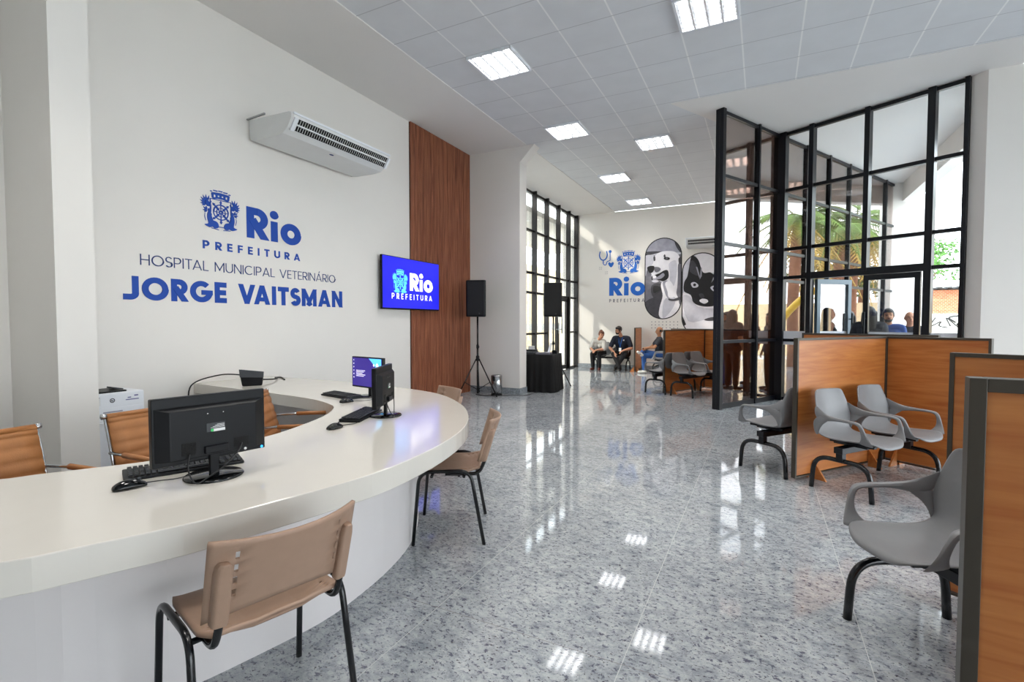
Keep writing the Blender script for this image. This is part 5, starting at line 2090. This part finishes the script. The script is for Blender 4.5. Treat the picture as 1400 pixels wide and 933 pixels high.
tree('small green tree behind the white street wall, left of the brick building', 4.9, 24.2, 4.4, 1.2, 'leaf', 700, 3)
tree('green tree rising above the brick building roof', 7.2, 31.5, 5.4, 1.5, 'leaf', 800, 4)
for i, (vx, vy, h) in enumerate(((2.3, 20.0, 4.6), (2.9, 21.5, 5.0), (.9, 18.0, 4.6), (3.9, 26.0, 4.8), (1.5, 22.5, 5.4))):
    x, y = mirror((vx, vy))
    palm('palm tree outside the entrance, reflected in the bronze glass', x, y, h, 10 + i, fl=2.0 + .2 * (i % 2))
for i, (vx, vy, h, r) in enumerate(((2.6, 25.0, 4.5, 1.6), (5.0, 27.0, 4.5, 1.6))):
    x, y = mirror((vx, vy))
    tree('leafy tree outside the entrance, reflected in the bronze glass', x, y, h, r, 'leafd', 900, 20 + i, group='leafy trees outside the entrance')
x, y = mirror((1.2, 24.0))
mb = MB().box((-4, 0, 0), (5, .3, 2.2))
w_ = obj('garden_wall', mb, M['extc'])
w_.location = (x, y, 0)
w_.rotation_euler = (0, 0, -1.0)
tag(w_, 'cream street wall outside the entrance behind the palms', 'wall')
x, y = mirror((.95, 15.5))
x, y = mirror((1.15, 17.0))
t = thing('yellow_boom', 'yellow curved machine arm with hanging chain reflected in the bronze glass', 'machine', (x, y, 0), 124 * D2R)
obj('arm', MB().tube(crom([V(-.9, 0, .9), V(-.55, 0, 1.6), V(0, 0, 2.2), V(.5, 0, 2.45)], 6, False), [.10] * 19, 10), M['yellow'], t, True)
obj('post', MB().tube([V(-.9, 0, 0), V(-.9, 0, .95)], .12, 10), M['yellow'], t, True)
obj('chain', MB().tube([V(.45, 0, 2.4), V(.45, 0, 1.2)], .03, 6), M['darkgrey'], t, True)
# left side: cream boundary wall, dark canopy and foliage seen through the dark glazing
mb = MB().box((-9.2, 12.6, 0), (-9.0, 30, 3.9))
mb.box((-9.2, 8, 0), (-9.0, 12.6, 1.75))
struct('exterior_wall_left', mb, M['extc'])
mb = MB().box((-8.995, 8, 1.05), (-8.98, 30, 1.35))
struct('exterior_band', mb, M['grayb'])
mb = MB().box((-8.2, 8.9, 4.35), (-5.6, 20, 4.5))
struct('exterior_canopy', mb, M['extw'])
tree('bushy green tree beyond the dark glazing, left of the pier edge', -11.2, 17.4, 4.0, 1.2, 'leaf', 900, 31)
tree('second green tree beyond the dark glazing', -12.5, 21.5, 4.3, 1.2, 'leaf', 900, 32)
tree('slender green tree beyond the low part of the cream wall', -10.8, 14.4, 3.6, .8, 'leaf', 600, 33)

# ================================================================= LIGHT, CAMERA
w = bpy.data.worlds.new('sky')
SC.world = w
w.use_nodes = True
nt = w.node_tree
bg = nt.nodes['Background']
tc = nt.nodes.new('ShaderNodeTexCoord')
sp = nt.nodes.new('ShaderNodeSeparateXYZ')
rp = nt.nodes.new('ShaderNodeValToRGB')
rp.color_ramp.elements[0].position = 0
rp.color_ramp.elements[0].color = (.90, .96, 1.0, 1)
rp.color_ramp.elements[1].position = .6
rp.color_ramp.elements[1].color = (.78, .90, 1.0, 1)
nt.links.new(tc.outputs['Generated'], sp.inputs[0])
nt.links.new(sp.outputs['Z'], rp.inputs['Fac'])
nt.links.new(rp.outputs['Color'], bg.inputs['Color'])
bg.inputs['Strength'].default_value = 5.0

s = bpy.data.lights.new('sun', 'SUN')
s.energy = 3.0
s.angle = .05
s.color = (1, .95, .86)
so = bpy.data.objects.new('sun', s)
COL.objects.link(so)
so.rotation_euler = Vector((.55, .62, -.42)).to_track_quat('-Z', 'Y').to_euler()

cd = bpy.data.cameras.new('camera')
cam = bpy.data.objects.new('camera', cd)
COL.objects.link(cam)
cd.sensor_width = 36
cd.sensor_fit = 'HORIZONTAL'
cd.lens = 680 / 1400 * 36
cd.clip_start = .05
yaw, pitch = math.atan(342 / 680), math.atan(24.5 / 680)
fw_ = V(-math.sin(yaw) * math.cos(pitch), math.cos(yaw) * math.cos(pitch), -math.sin(pitch))
cam.location = (0, 0, 1.38)
cam.rotation_euler = fw_.to_track_quat('-Z', 'Y').to_euler()
SC.camera = cam
SC.view_settings.view_transform = 'Standard'
SC.view_settings.look = 'None'
SC.view_settings.exposure = 0.72
SC.view_settings.gamma = 1
SC.view_settings.use_curve_mapping = False
SC.cycles.max_bounces = 10
SC.cycles.transparent_max_bounces = 16
